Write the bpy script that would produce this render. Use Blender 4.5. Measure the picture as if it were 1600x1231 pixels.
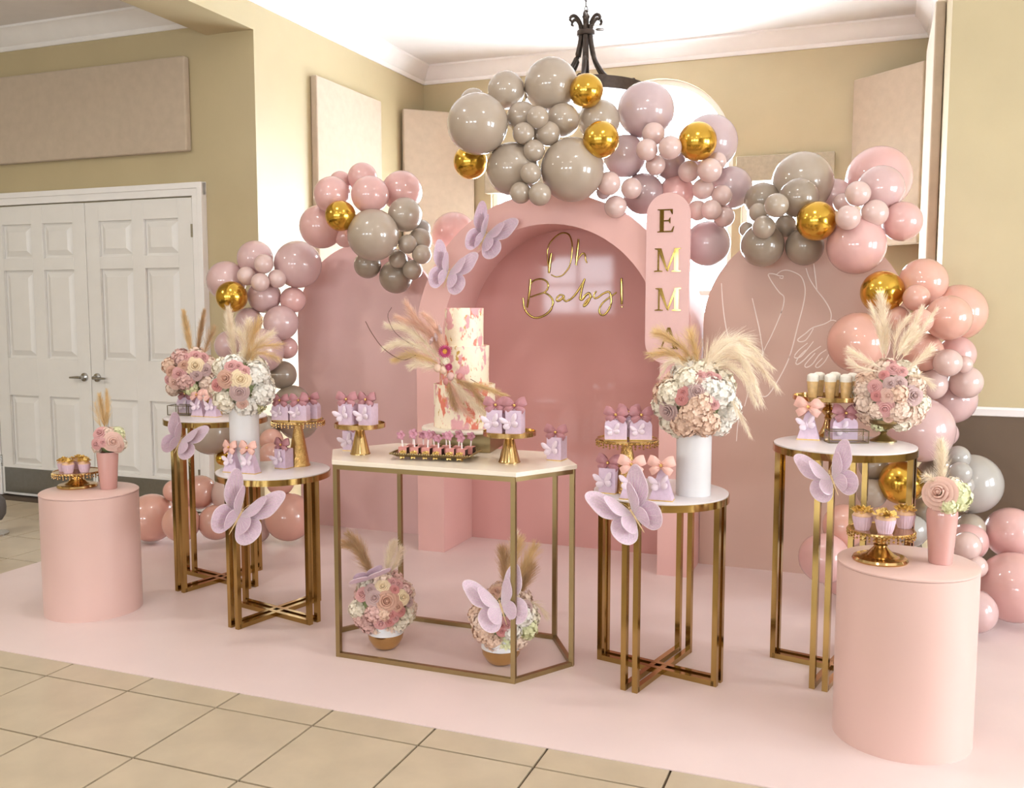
import bpy, bmesh, math, random
from mathutils import Vector, Matrix, Euler, noise as mnoise
for _o in list(bpy.data.objects): bpy.data.objects.remove(_o, do_unlink=True)
scene = bpy.context.scene
C = scene.collection
rnd = random.Random(7)
PI = math.pi

# ------------------------------------------------------------------ camera
FPX, PITCH, HCAM = 1470.0, math.radians(5.3), 1.62
cam_d = bpy.data.cameras.new('camera'); cam = bpy.data.objects.new('camera', cam_d); C.objects.link(cam)
cam_d.sensor_width = 36.0; cam_d.lens = 36.0 * FPX / 1600.0; cam_d.clip_start = 0.05; cam_d.clip_end = 200
cam.location = (0, 0, HCAM); cam.rotation_euler = (math.radians(90) - PITCH, 0, 0)
scene.camera = cam

# ------------------------------------------------------------------ world / daylight / exposure
w = bpy.data.worlds.new('daylight'); scene.world = w; w.use_nodes = True
bg = w.node_tree.nodes['Background']; bg.inputs[0].default_value = (0.86, 0.93, 1.0, 1); bg.inputs[1].default_value = 24.0
scene.view_settings.view_transform = 'Standard'; scene.view_settings.look = 'None'
scene.view_settings.gamma = 1.0; scene.view_settings.use_curve_mapping = False
scene.view_settings.exposure = 0.0
RA = math.radians(21.2); RC, RS = math.cos(RA), math.sin(RA)      # the room is turned 21.2 degrees to the camera
def UV(u, v, z=0.0): return Vector((u*RC + v*RS, -u*RS + v*RC, z))
def area(name, u, v, z, su, sz, face, power=0, portal=True, col=(1, 1, 1)):
    d = bpy.data.lights.new(name, 'AREA'); d.shape = 'RECTANGLE'; d.size = su; d.size_y = sz
    d.energy = power; d.color = col
    if portal: d.cycles.is_portal = True
    o = bpy.data.objects.new(name, d); C.objects.link(o); o.location = UV(u, v, z)
    o.rotation_euler = (math.radians(90), 0, -RA + {'near': PI, 'far': 0, 'left': PI/2}[face])  # faces -v, +v or -u, into the room
    return o
# daylight portals in the window openings (far wall, wall behind the camera)
area('daylight_portal', -2.0, 8.80, 2.2, 3.3, 3.2, 'near')
REAR = [(-5.9, 1.6), (-2.6, 2.2), (0.8, 2.2)]
RZ0, RZ1 = 1.45, 2.7
for (uu, ww) in REAR: area('daylight_portal', uu, -7.02, (RZ0+RZ1)/2, ww, RZ1-RZ0, 'far')

SIDE = [(1.0, 2.6), (3.2, 4.8)]              # windows in the wall out of view at the right
for (va, vb) in SIDE: area('daylight_portal', 5.02, (va+vb)/2, 1.75, vb-va, 1.9, 'left')
DOWN = [(-3.2, .6), (-.6, .6), (2.0, .6), (-3.2, 3.6), (-.6, 3.6), (-2.0, -2.6), (1.4, -2.6), (-6.4, 2.2)]
for (uu, vv) in DOWN:                        # round fill lamps added overhead, out of view (housings built with the ceiling)
    d = bpy.data.lights.new('fill_lamp', 'AREA'); d.shape = 'DISK'; d.size = .34; d.energy = 16 if uu > -5 else 48; d.color = (1.0, .95, .89)
    o = bpy.data.objects.new('fill_lamp', d); C.objects.link(o); o.location = UV(uu, vv, (3.88 if uu < -4.7 else 4.0)-.032)

# ------------------------------------------------------------------ pixel helpers (photo is 1600 x 1231)
CAMP = Vector((0, 0, HCAM))
def ray(px, py):
    x = (px-800)/FPX; y = -(py-615.5)/FPX
    return Vector((x, math.cos(PITCH)+y*math.sin(PITCH), -math.sin(PITCH)+y*math.cos(PITCH)))
def tp(px, py, z=0.0):                      # where a pixel's line of sight meets the level z
    r = ray(px, py); return CAMP + r*((z-HCAM)/r.z)
def at(px, py, Y):                          # ... meets the depth Y
    r = ray(px, py); return CAMP + r*(Y/r.y)
def onv(px, py, v):                         # ... meets the room plane v -> (u, z)
    r = ray(px, py); p = CAMP + r*(v/(r.x*RS + r.y*RC)); return p.x*RC - p.y*RS, p.z
def pxm(P):                                 # pixels per metre at a world point
    d = Vector(P)-CAMP; return FPX/(d.y*math.cos(PITCH)-d.z*math.sin(PITCH))

# ------------------------------------------------------------------ materials (all procedural)
def lin(c):
    if isinstance(c, str): c = [int(c[i:i+2], 16) for i in (0, 2, 4)]
    return tuple(((x/255)/12.92 if x/255 <= .04045 else ((x/255+.055)/1.055)**2.4) for x in c)
def mat(name, col, rough=.5, metal=0, vary=.06, scale=8, bump=0, bscale=60, coat=0, transl=0, spec=.5, sheen=0, alpha=None):
    m = bpy.data.materials.new(name); m.use_nodes = True
    n, l = m.node_tree.nodes, m.node_tree.links; b = n['Principled BSDF']; out = n['Material Output']
    c = lin(col)
    tc = n.new('ShaderNodeTexCoord')
    nz = n.new('ShaderNodeTexNoise'); nz.inputs['Scale'].default_value = scale; nz.inputs['Detail'].default_value = 4
    l.new(tc.outputs['Object'], nz.inputs['Vector'])
    rp = n.new('ShaderNodeValToRGB'); rp.color_ramp.elements[0].position = .3; rp.color_ramp.elements[1].position = .7
    rp.color_ramp.elements[0].color = (*[x*(1-vary) for x in c], 1); rp.color_ramp.elements[1].color = (*[min(1, x*(1+vary)) for x in c], 1)
    l.new(nz.outputs['Fac'], rp.inputs['Fac']); l.new(rp.outputs['Color'], b.inputs['Base Color'])
    b.inputs['Roughness'].default_value = rough; b.inputs['Metallic'].default_value = metal
    b.inputs['Specular IOR Level'].default_value = spec
    b.inputs['Coat Weight'].default_value = coat; b.inputs['Coat Roughness'].default_value = .06
    if sheen: b.inputs['Sheen Weight'].default_value = sheen
    if bump:
        n2 = n.new('ShaderNodeTexNoise'); n2.inputs['Scale'].default_value = bscale; n2.inputs['Detail'].default_value = 3
        l.new(tc.outputs['Object'], n2.inputs['Vector'])
        bp = n.new('ShaderNodeBump'); bp.inputs['Strength'].default_value = bump; bp.inputs['Distance'].default_value = .01
        l.new(n2.outputs['Fac'], bp.inputs['Height']); l.new(bp.outputs['Normal'], b.inputs['Normal'])
    if transl:
        t = n.new('ShaderNodeBsdfTranslucent'); l.new(rp.outputs['Color'], t.inputs['Color'])
        mx = n.new('ShaderNodeMixShader'); mx.inputs[0].default_value = transl
        l.new(b.outputs[0], mx.inputs[1]); l.new(t.outputs[0], mx.inputs[2]); l.new(mx.outputs[0], out.inputs['Surface'])
    return m
def glassmat(name, tint=(1, 1, 1), gloss=.08, rough=.02):
    m = bpy.data.materials.new(name); m.use_nodes = True; n, l = m.node_tree.nodes, m.node_tree.links
    n.remove(n['Principled BSDF'])
    t = n.new('ShaderNodeBsdfTransparent'); t.inputs[0].default_value = (*tint, 1)
    g = n.new('ShaderNodeBsdfGlossy'); g.inputs['Roughness'].default_value = rough
    fr = n.new('ShaderNodeLayerWeight'); fr.inputs['Blend'].default_value = .35
    mm = n.new('ShaderNodeMath'); mm.operation = 'MULTIPLY_ADD'; mm.inputs[1].default_value = .15; mm.inputs[2].default_value = gloss
    l.new(fr.outputs['Facing'], mm.inputs[0])
    mx = n.new('ShaderNodeMixShader'); l.new(mm.outputs[0], mx.inputs[0])
    l.new(t.outputs[0], mx.inputs[1]); l.new(g.outputs[0], mx.inputs[2]); l.new(mx.outputs[0], n['Material Output'].inputs['Surface'])
    return m
M = {}
M['wall'] = mat('tan_wall_paint', 'baaa86', .38, vary=.03, scale=3, bump=.04, bscale=180, spec=.5)
M['wall_low'] = mat('brown_wall_paint', '5e4b38', .5, vary=.04, scale=3, bump=.04, bscale=180)
M['ceil'] = mat('white_ceiling_paint', 'e9e6e4', .7, vary=.02, bump=.05, bscale=90)
M['white'] = mat('white_gloss_paint', 'ece8e4', .35, vary=.02)
M['doorp'] = mat('white_door_paint', 'e4e0da', .4, vary=.015)
M['steel'] = mat('brushed_steel', '8f8c86', .38, 1, vary=.05, scale=30)
M['chrome'] = mat('satin_nickel', 'b4b2ae', .25, 1, vary=.03)
M['tile'] = mat('beige_ceramic', 'bdad94', .28, vary=.09, scale=5, bump=.02, bscale=30)
M['grout'] = mat('dark_grout', '5a4a3a', .9)
M['fabric_panel'] = mat('beige_acoustic_fabric', 'bdab95', .95, vary=.05, scale=14, bump=.15, bscale=400, sheen=.2)
M['valance'] = mat('grey_beige_fabric', 'b0a58f', .9, vary=.08, scale=30, bump=.1, bscale=300)
M['iron'] = mat('dark_bronze_iron', '463a32', .42, .6, vary=.15, scale=40)
M['carpet'] = mat('pink_vinyl_sheet', 'e2cdc9', .34, vary=.03, scale=2.5, bump=.03, bscale=14)
M['pinkpaint'] = mat('dusty_pink_paint', 'deaea6', .5, vary=.025, scale=3)
M['pinkpaint2'] = mat('mauve_pink_paint', 'dcb6b2', .5, vary=.025, scale=3)
M['browpink'] = mat('brown_pink_paint', 'c8a696', .5, vary=.025, scale=3)
M['pinkgloss'] = mat('glossy_rose_panel', 'cc9791', .05, vary=.03, scale=2, spec=.22)
M['signpink'] = mat('sign_pink_acrylic', 'dbb0aa', .45, vary=.02)
M['plinth'] = mat('satin_blush_wrap', 'd9b5ab', .36, vary=.02, scale=3, sheen=.1)
M['goldm'] = mat('mirror_gold_metal', 'ad9058', .13, 1, vary=.06, scale=6)
M['brass'] = mat('satin_brass', '9c8760', .36, 1, vary=.05, scale=10)
M['goldstand'] = mat('polished_gold', 'cdac76', .16, 1, vary=.06, scale=20)
M['hammered'] = mat('hammered_gold', 'c8a468', .2, 1, vary=.08, scale=60, bump=.5, bscale=140)
M['foil'] = mat('gold_foil', '9c8146', .07, 1, vary=.05, scale=15)
M['marble'] = mat('white_marble', 'e6dfe0', .22, vary=.05, scale=6, spec=.6)
M['cream_marble'] = mat('cream_marble', 'f1e4d2', .22, vary=.04, scale=6, spec=.6)
M['whitecer'] = mat('white_ceramic', 'dddadb', .25, vary=.02)
M['pinkcer'] = mat('pink_ceramic', 'cd9c94', .18, vary=.03, coat=.3)
M['glass'] = glassmat('clear_glass', (1, 1, 1), .03)
M['pane'] = glassmat('window_glass', (.98, .99, 1), .03)
M['lilac'] = mat('lilac_satin_fabric', 'ead3e0', .5, vary=.10, scale=25, transl=.3, bump=.1, bscale=120)
M['veins'] = mat('pale_glitter_thread', 'f0e3e4', .4, .2, vary=.1, scale=90)
M['cord'] = mat('beige_gold_thread', 'd8bb8e', .4, .4, vary=.1, scale=60)
M['boxp'] = mat('pearl_lilac_card', 'd9bfd2', .4, vary=.06, scale=60, bump=.12, bscale=220)
M['boxbf'] = mat('pearl_white_card', 'e6d3de', .4, vary=.05, scale=50)
M['rosebow'] = mat('dusty_rose_satin', 'b97f85', .38, vary=.12, scale=40, transl=.1)
M['peachbow'] = mat('peach_satin', 'f0bfb2', .38, vary=.10, scale=40, transl=.1)
M['choc'] = mat('chocolate_cake', '3d211a', .7, vary=.3, scale=60, bump=.4, bscale=150)
M['icing'] = mat('pink_icing', 'd78f86', .45, vary=.06, scale=30)
M['goldleaf'] = mat('gold_leaf_petals', 'dcb765', .38, .35, vary=.15, scale=60)
M['cake'] = None
M['cakeboard'] = mat('ivory_cake_board', 'eee6d8', .4, vary=.02)
M['wrap'] = mat('lilac_paper_cup', 'd9bccb', .55, vary=.06, scale=40)
M['wraptop'] = mat('caramel_cream', 'dcb492', .55, vary=.15, scale=50)
M['cream'] = mat('whipped_cream', 'f4eee2', .6, vary=.03, scale=40, bump=.3, bscale=120)
M['caramel'] = mat('caramel_mousse', 'e2bd82', .5, vary=.12, scale=50)
M['pearl'] = mat('gold_bead', 'e0b771', .25, .7)
M['stick'] = mat('white_paper_stick', 'efe3e0', .6)
M['lead'] = mat('dark_brass_edging', '7c6f52', .35, .9)
M['hyd_cream'] = mat('cream_hydrangea', 'f6ecd9', .7, vary=.07, scale=60, transl=.12)
M['hyd_white'] = mat('white_hydrangea', 'f7f2e9', .7, vary=.06, scale=60, transl=.12)
M['hyd_green'] = mat('pale_green_hydrangea', 'e6e6ba', .7, vary=.08, scale=60, transl=.12)
M['hyd_blush'] = mat('blush_hydrangea', 'f0d8c6', .7, vary=.10, scale=60, transl=.12)
M['hyd_peach'] = mat('peach_hydrangea', 'ecccb5', .7, vary=.12, scale=60, transl=.12)
M['hyd_pink'] = mat('pink_hydrangea', 'e2b9b1', .7, vary=.12, scale=60, transl=.12)
M['rose_pink'] = mat('pink_rose_petal', 'dfa9a6', .6, vary=.08, scale=40, transl=.2)
M['rose_coral'] = mat('coral_rose_petal', 'd99490', .6, vary=.08, scale=40, transl=.2)
M['rose_mauve'] = mat('mauve_rose_petal', 'cbaca8', .6, vary=.10, scale=40, transl=.2)
M['rose_blush'] = mat('blush_rose_petal', 'e6bfb0', .6, vary=.07, scale=40, transl=.2)
M['rose_cream'] = mat('cream_rose_petal', 'f3ddb9', .6, vary=.06, scale=40, transl=.2)
M['rose_dusty'] = mat('dusty_tan_rose_petal', 'd6a893', .6, vary=.08, scale=40, transl=.2)
M['leaf'] = mat('dull_green_leaf', '7f8a5c', .6, vary=.15, scale=30)
M['pam_cream'] = mat('cream_pampas', 'fdeedb', .8, vary=.08, scale=20, transl=.45)
M['pam_gold'] = mat('golden_pampas', 'ecd3a4', .8, vary=.10, scale=20, transl=.45)
M['pam_tan'] = mat('tan_pampas', 'd3b48d', .8, vary=.12, scale=20, transl=.45)
M['pam_pink'] = mat('pink_pampas', 'f0d0bd', .8, vary=.08, scale=20, transl=.45)
M['twig'] = mat('dark_twig', '6b4436', .7)
M['fuchsia'] = mat('fuchsia_straw_flower', 'c4567f', .6, vary=.15, scale=60)
M['yellowc'] = mat('yellow_flower_centre', 'dda245', .7, vary=.2, scale=120)
M['darkgrey'] = mat('dark_grey_upholstery', '5c5753', .7, vary=.06)
M['lineart'] = mat('white_chalk_line', 'eedfd6', .6)
def balloon_mat(name, col, rough=.36, transl=.14, coat=1.0):
    return mat(name, col, rough, 0, vary=.03, scale=1.5, coat=coat, transl=transl, spec=.5)
BM = dict(taupe=balloon_mat('taupe_latex', 'b3a290'), grey=balloon_mat('grey_latex', 'b5afa8'), dtaupe=balloon_mat('dark_taupe_latex', '9d8c7a'),
          lilac=balloon_mat('dusty_lilac_latex', 'c9b0b1'), blush=balloon_mat('blush_latex', 'd6b3b0'), pale=balloon_mat('pale_blush_latex', 'dec0b8'),
          pink=balloon_mat('rose_pink_latex', 'e0b1ab'), peach=balloon_mat('peach_latex', 'e2ad9b'), mauve=balloon_mat('mauve_latex', 'b59a99'),
          gold=mat('chrome_gold_balloon', 'd6ab48', .19, 1, vary=.05, scale=3, bump=.03, bscale=6))

# ------------------------------------------------------------------ mesh builder
class MB:
    def __init__(s): s.v = []; s.f = []
    def add(s, vs, fs):
        o = len(s.v); s.v += [tuple(p) for p in vs]; s.f += [tuple(i+o for i in f) for f in fs]; return s
    def box(s, x0, x1, y0, y1, z0, z1):
        return s.add([(x0,y0,z0),(x1,y0,z0),(x1,y1,z0),(x0,y1,z0),(x0,y0,z1),(x1,y0,z1),(x1,y1,z1),(x0,y1,z1)],
                     [(0,3,2,1),(4,5,6,7),(0,1,5,4),(1,2,6,5),(2,3,7,6),(3,0,4,7)])
    def prism(s, poly, c0, c1, fn):          # polygon (a,b) swept from c0 to c1, fn(a,b,c) -> xyz
        n = len(poly); vs = [fn(a, b, c0) for a, b in poly] + [fn(a, b, c1) for a, b in poly]
        return s.add(vs, [tuple(range(n))[::-1], tuple(range(n, 2*n))] + [(i, (i+1) % n, n+(i+1) % n, n+i) for i in range(n)])
    def lathe(s, prof, n=32, c=(0, 0, 0), wob=None):
        vs = []; fs = []; m = len(prof)
        for j, (r, z) in enumerate(prof):
            for i in range(n):
                a = 2*PI*i/n; rr = r if wob is None else r*(1+wob(a, j))
                vs.append((c[0]+rr*math.cos(a), c[1]+rr*math.sin(a), c[2]+z))
        for j in range(m-1):
            for i in range(n):
                k = (i+1) % n; fs.append((j*n+i, j*n+k, (j+1)*n+k, (j+1)*n+i))
        if prof[0][0] > 1e-6: fs.append(tuple(range(n))[::-1])
        if prof[-1][0] > 1e-6: fs.append(tuple((m-1)*n+i for i in range(n)))
        return s.add(vs, fs)
    def tube(s, path, rad, n=6, cap=True):
        P = [Vector(p) for p in path]; vs = []; fs = []; m = len(P)
        up = Vector((0, 0, 1))
        for j, p in enumerate(P):
            t = (P[min(j+1, m-1)]-P[max(j-1, 0)]).normalized()
            a = t.cross(up) if abs(t.dot(up)) < .95 else t.cross(Vector((1, 0, 0)))
            a.normalize(); b = t.cross(a); r = rad[j] if isinstance(rad, (list, tuple)) else rad
            for i in range(n):
                q = 2*PI*(i+.5)/n; vs.append(p + a*(r*math.cos(q)) + b*(r*math.sin(q)))
        for j in range(m-1):
            for i in range(n):
                k = (i+1) % n; fs.append((j*n+i, j*n+k, (j+1)*n+k, (j+1)*n+i))
        if cap: fs += [tuple(range(n))[::-1], tuple((m-1)*n+i for i in range(n))]
        return s.add(vs, fs)
    def ball(s, c, r, n=10, m=6, sq=(1, 1, 1)):
        pr = [(0 if j in (0, m) else math.sin(PI*j/m)*r, -math.cos(PI*j/m)*r) for j in range(m+1)]
        o = len(s.v); s.lathe(pr, n)
        for i in range(o, len(s.v)):
            x, y, z = s.v[i]; s.v[i] = (c[0]+x*sq[0], c[1]+y*sq[1], c[2]+z*sq[2])
        return s
    def bar(s, a, b, w, h=None):             # square bar from a to b (horizontal or vertical)
        a = Vector(a); b = Vector(b); h = h or w; t = (b-a).normalized()
        up = Vector((0, 0, 1)) if abs(t.z) < .9 else Vector((0, 1, 0))
        x = t.cross(up).normalized(); y = x.cross(t)
        vs = [p + x*(i*w/2) + y*(j*h/2) for p in (a, b) for i, j in ((-1,-1),(1,-1),(1,1),(-1,1))]
        return s.add(vs, [(0,1,2,3),(7,6,5,4),(0,4,5,1),(1,5,6,2),(2,6,7,3),(3,7,4,0)])
    def mesh(s, name, m=None, smooth=True, ang=40):
        me = bpy.data.meshes.new(name); me.from_pydata(s.v, [], s.f)
        bm = bmesh.new(); bm.from_mesh(me); bmesh.ops.remove_doubles(bm, verts=bm.verts, dist=1e-6)
        bmesh.ops.recalc_face_normals(bm, faces=bm.faces); bm.to_mesh(me); bm.free()
        if smooth:
            me.polygons.foreach_set('use_smooth', [True]*len(me.polygons)); me.set_sharp_from_angle(angle=math.radians(ang))
        if m: me.materials.append(m)
        me.update(); return me
    def build(s, name, m, parent=None, smooth=True, ang=40, bevel=0, label=None):
        return link(name, s.mesh(name, m, smooth, ang), parent, bevel=bevel, label=label)
def link(name, me, parent=None, loc=None, rot=None, scale=None, bevel=0, label=None):
    o = bpy.data.objects.new(name, me); C.objects.link(o)
    if parent: o.parent = parent
    if loc is not None: o.location = loc
    if rot is not None:
        if isinstance(rot, Matrix): o.rotation_euler = rot.to_euler()
        else: o.rotation_euler = rot
    if scale is not None: o.scale = (scale,)*3 if isinstance(scale, (int, float)) else scale
    if bevel:
        b = o.modifiers.new('bevel', 'BEVEL'); b.width = bevel; b.segments = 2; b.limit_method = 'ANGLE'; b.angle_limit = math.radians(40)
    if label: o['label'] = label
    return o
def tag(o, label, cat=None, group=None, kind=None):
    if label: o['label'] = label
    if cat: o['category'] = cat
    if group: o['group'] = group
    if kind: o['kind'] = kind
    return o
def thing(name, label, cat, loc=(0, 0, 0), rotz=0.0, group=None):
    o = bpy.data.objects.new(name, None); C.objects.link(o); o.location = loc; o.rotation_euler = (0, 0, rotz); o.empty_display_size = .05
    return tag(o, label, cat, group)
def struct(name, mb, m, label=None, smooth=False, bevel=0):
    o = mb.build(name, m, None, smooth, bevel=bevel); o.rotation_euler = (0, 0, -RA); o['kind'] = 'structure'
    if label: o['label'] = label
    return o
def room(name, label, cat, u, v, z=0, group=None, rot=0): return thing(name, label, cat, UV(u, v, z), -RA+rot, group)
def facing(nrm, roll=0.0, up=Vector((0, 0, 1))):      # rotation whose local z points along nrm
    n = Vector(nrm).normalized()
    x = up.cross(n); x = x.normalized() if x.length > 1e-4 else Vector((1, 0, 0)); y = n.cross(x)
    m = Matrix((x, y, n)).transposed()
    return m @ Matrix.Rotation(roll, 3, 'Z')
def bez(a, b, c, n=10):
    a, b, c = Vector(a), Vector(b), Vector(c)
    return [a*(1-t)**2 + b*(2*t*(1-t)) + c*t*t for t in [i/n for i in range(n+1)]]
def spline(pts, k=4):                                  # Catmull-Rom through the points
    P = [Vector(p) for p in pts]; P = [P[0]*2-P[1]] + P + [P[-1]*2-P[-2]]; out = []
    for i in range(1, len(P)-2):
        for j in range(k):
            t = j/k; a, b, c, d = P[i-1], P[i], P[i+1], P[i+2]
            out.append(.5*((2*b) + (c-a)*t + (2*a-5*b+4*c-d)*t*t + (-a+3*b-3*c+d)*t**3))
    out.append(P[-2]); return out
# ================================================================== THE ROOM
VF, VB = 5.95, 8.73              # front wall plane, alcove back plane
UL, UR = -4.343, 0.33            # alcove left / right wall planes
UE0, UE1, VR = -8.6, 5.0, -7.0   # outer room limits
ZC, ZCL, ZBEAM = 4.0, 3.88, 3.645
struct('floor', MB().box(UE0, UE1, VR, VB+.2, -.2, -.008), M['grout'], 'beige ceramic tile floor with dark grout lines')
floor = bpy.data.objects['floor']
T = .457
g0 = tp(72, 1055.7); GU, GV = g0.x*RC - g0.y*RS, g0.x*RS + g0.y*RC
tm = MB(); e = T/2-.004
tm.prism([(-e, -e), (e, -e), (e, e), (-e, e)], -.012, 0, lambda a, b, c: (a*(1-(.004 if c == 0 else 0)), b*(1-(.004 if c == 0 else 0)), c))
tile_me = tm.mesh('tile', M['tile'], False)
CU0, CU1, CV0, CV1 = -4.92, 1.9, 3.15, 6.32             # pink floor sheet
for i in range(-20, 30):
    for j in range(-6, 16):
        u, v = GU+(i+.5)*T, GV+(j+.5)*T
        if not (UE0+.2 < u < 2.2 and 1.4 < v < VF-.2): continue
        if u-T/2 > CU0 and v-T/2 > CV0: continue
        P = UV(u, v); d = P.y
        if d < .3: continue
        px = 800+FPX*P.x/(d+.15); py = 615.5+FPX*math.tan(math.atan2(HCAM, d)-PITCH)
        if -200 < px < 1750 and py < 1420: link('tile', tile_me, floor, (u, v, 0), (0, 0, (PI/2)*rnd.randint(0, 3)))
rest = MB()                                             # the floor out of view: plain large fields flush with the tiles
rest.box(UE0, UE1, VR, 1.2, -.01, -.0005); rest.box(UR+.5, UE1, 1.2, VF, -.01, -.0008)
rest.build('floor_field', M['tile'], floor, False)

wl = M['wall']
struct('wall_door', MB().box(UE0, UL, VF, VF+.2, 0, ZC), wl, 'tan painted wall around the double doors')
# beam between the side area and the main room (runs towards the camera)
struct('beam', MB().box(UL-.42, UL, VR, VF, ZBEAM, ZC), wl, 'tan painted ceiling beam')
struct('wall_left', MB().box(UL-.2, UL, VF+.2, VB+.2, 0, ZC), wl, 'tan alcove side wall catching window light')
WR = MB().box(UR, UR+.2, VF+.15, VB+.2, 0, ZC); struct('wall_right', WR, wl, 'tan alcove side wall on the right')
ztop = onv(1590, 637, VF)[1]; zbot = onv(1590, 652, VF)[1]
struct('wall_front_right', MB().box(UR, UE1, VF, VF+.15, zbot, ZC), wl, 'tan painted wall right of the alcove')
struct('wall_lower_right', MB().box(UR, UE1, VF, VF+.15, 0, zbot), M['wall_low'], 'dark brown lower wall under the chair rail')
rail = [(0, zbot), (-.018, zbot+.005), (-.026, (zbot+ztop)/2), (-.034, ztop-.012), (-.028, ztop), (0, ztop)]
struct('trim_1', MB().prism(rail, UR, UE1, lambda a, b, c: (c, VF+a, b)), M['white'], 'white chair rail moulding', True)
struct('wall_far_left', MB().box(UE0-.2, UE0, VR, VF, 0, ZC), wl)
mb = MB(); ve = [VR] + [q for ab in SIDE for q in ab] + [VF]
for k in range(0, len(ve), 2): mb.box(UE1, UE1+.2, ve[k], ve[k+1], 0, ZC)
for n, (va, vb) in enumerate(SIDE):
    mb.box(UE1, UE1+.2, va, vb, 0, .8).box(UE1, UE1+.2, va, vb, 2.7, ZC)
    f = MB()
    for q in (va, (va+vb)/2-.025, vb-.05): f.box(UE1+.08, UE1+.14, q, q+.05, .8, 2.7)
    for q in (.8, 1.72, 2.65): f.box(UE1+.08, UE1+.14, va, vb, q, q+.05)
    struct('window_%d' % (n+8), f, M['white'])
struct('wall_far_right', mb, wl)
# wall behind the camera with its windows
mb = MB(); edges = [UE0]
for (uu, ww) in REAR: edges += [uu-ww/2, uu+ww/2]
edges.append(UE1)
for k in range(0, len(edges), 2): mb.box(edges[k], edges[k+1], VR-.2, VR, 0, ZC)
for (uu, ww) in REAR: mb.box(uu-ww/2, uu+ww/2, VR-.2, VR, 0, RZ0).box(uu-ww/2, uu+ww/2, VR-.2, VR, RZ1, ZC)
struct('wall_rear', mb, wl)
for n, (uu, ww) in enumerate(REAR):
    f = MB(); a, b = uu-ww/2, uu+ww/2
    for (x0, x1) in ((a, a+.05), (b-.05, b), (uu-.03, uu+.03)): f.box(x0, x1, VR-.14, VR-.08, RZ0, RZ1)
    for z in (RZ0, (RZ0+RZ1)/2-.02, RZ1-.05): f.box(a, b, VR-.14, VR-.08, z, z+.05)
    struct('window_%d' % (n+4), f, M['white'])
struct('ceiling', MB().box(UL, UE1, VR, VB+.2, ZC, ZC+.1), M['ceil'], 'smooth white ceiling of the main room')
struct('ceiling_side', MB().box(UE0, UL-.42, VR, VF, ZCL, ZC+.1), M['ceil'], 'lower white ceiling over the double doors')
for n_, (uu, vv) in enumerate(DOWN):  # made-up housing rings around the added overhead fill lamps
    zc0 = ZCL if uu < -4.7 else ZC
    struct('fill_lamp_housing_%d' % (n_+1), MB().lathe([(.17, 0), (.20, 0), (.205, -.03), (.19, -.036), (.175, -.03)], 32, (uu, vv, zc0)), M['white'], None, True)
# crown mouldings
def crown(h=.165, d=.13): return [(0, 0), (d, 0), (d, -.018), (d-.02, -.03), (d*.62, -h*.42), (d*.35, -h*.72), (.028, -h*.80), (.028, -h+.02), (.014, -h), (0, -h)]
cp = crown()
struct('trim_2', MB().prism(cp, UL, UR, lambda a, b, c: (c, VB-a, ZC+b)), M['white'], 'white crown moulding over the back wall', True)
struct('trim_3', MB().prism(cp, VR, VB, lambda a, b, c: (UL+a, c, ZC+b)), M['white'], 'white crown moulding along the alcove side wall', True)
struct('trim_4', MB().prism(cp, VF, VB, lambda a, b, c: (UR-a, c, ZC+b)), M['white'], 'white crown moulding along the right alcove wall', True)
struct('trim_5', MB().prism(cp, UE0, UL-.42, lambda a, b, c: (c, VF-a, ZCL+b)), M['white'], 'white crown moulding over the double doors', True)

# ---- back wall with three window openings, the middle one arched
WZ0, WZ1 = .55, 2.80
WL, WM, WRt = (-3.61, -2.74), (-2.66, -1.26), (-1.18, -.39)
ac, ar, az = -1.96, .70, 3.0
mb = MB(); th = (VB, VB+.2)
def bx(u0, u1, z0, z1): mb.box(u0, u1, th[0], th[1], z0, z1)
bx(UL, WL[0], 0, ZC); bx(WRt[1], UR+.2, 0, ZC); bx(WL[0], WRt[1], 0, WZ0)
bx(WL[0], WL[1], WZ1, ZC); bx(WRt[0], WRt[1], WZ1, ZC); bx(WL[1], WM[0], WZ0, ZC); bx(WM[1], WRt[0], WZ0, ZC)
N = 24; arcp = [(ac-ar*math.cos(PI*i/N), az+ar*math.sin(PI*i/N)) for i in range(N+1)]
for i in range(N):
    (u0, z0), (u1, z1) = arcp[i], arcp[i+1]
    mb.prism([(u0, z0), (u1, z1), (u1, ZC), (u0, ZC)], th[0], th[1], lambda a, b, c: (a, c, b))
struct('wall_back', mb, wl, 'tan alcove back wall with bright windows')
def window(n, f, panes, label):
    o = struct('window_%d' % n, f, M['white'], label)
    for p in panes: p.build('pane', M['pane'], o, False)
vw = VB+.09
def rect_win(n, u0, u1, label):
    f = MB(); um = (u0+u1)/2; zm = 1.75
    for a in (u0, u1-.05): f.box(a, a+.05, vw-.03, vw+.03, WZ0, WZ1)
    for z in (WZ0, WZ1-.05, zm-.03): f.box(u0+.05, u1-.05, vw-.03, vw+.03, z, z+.05)
    f.box(um-.012, um+.012, vw-.015, vw+.015, WZ0+.05, WZ1-.05)
    window(n, f, [MB().box(x0, x1, vw-.003, vw+.003, z0, z1) for x0, x1 in ((u0+.05, um-.012), (um+.012, u1-.05)) for z0, z1 in ((WZ0+.05, zm-.03), (zm+.02, WZ1-.05))], label)
rect_win(1, *WL, 'white framed window left of the arched window')
rect_win(2, *WRt, 'white framed window right of the arched window')
f = MB()
for a in (WM[0], WM[1]-.05): f.box(a, a+.05, vw-.03, vw+.03, WZ0, az)
for z in (WZ0, 1.72, az-.03): f.box(WM[0]+.05, WM[1]-.05, vw-.03, vw+.03, z, z+.05)
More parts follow.
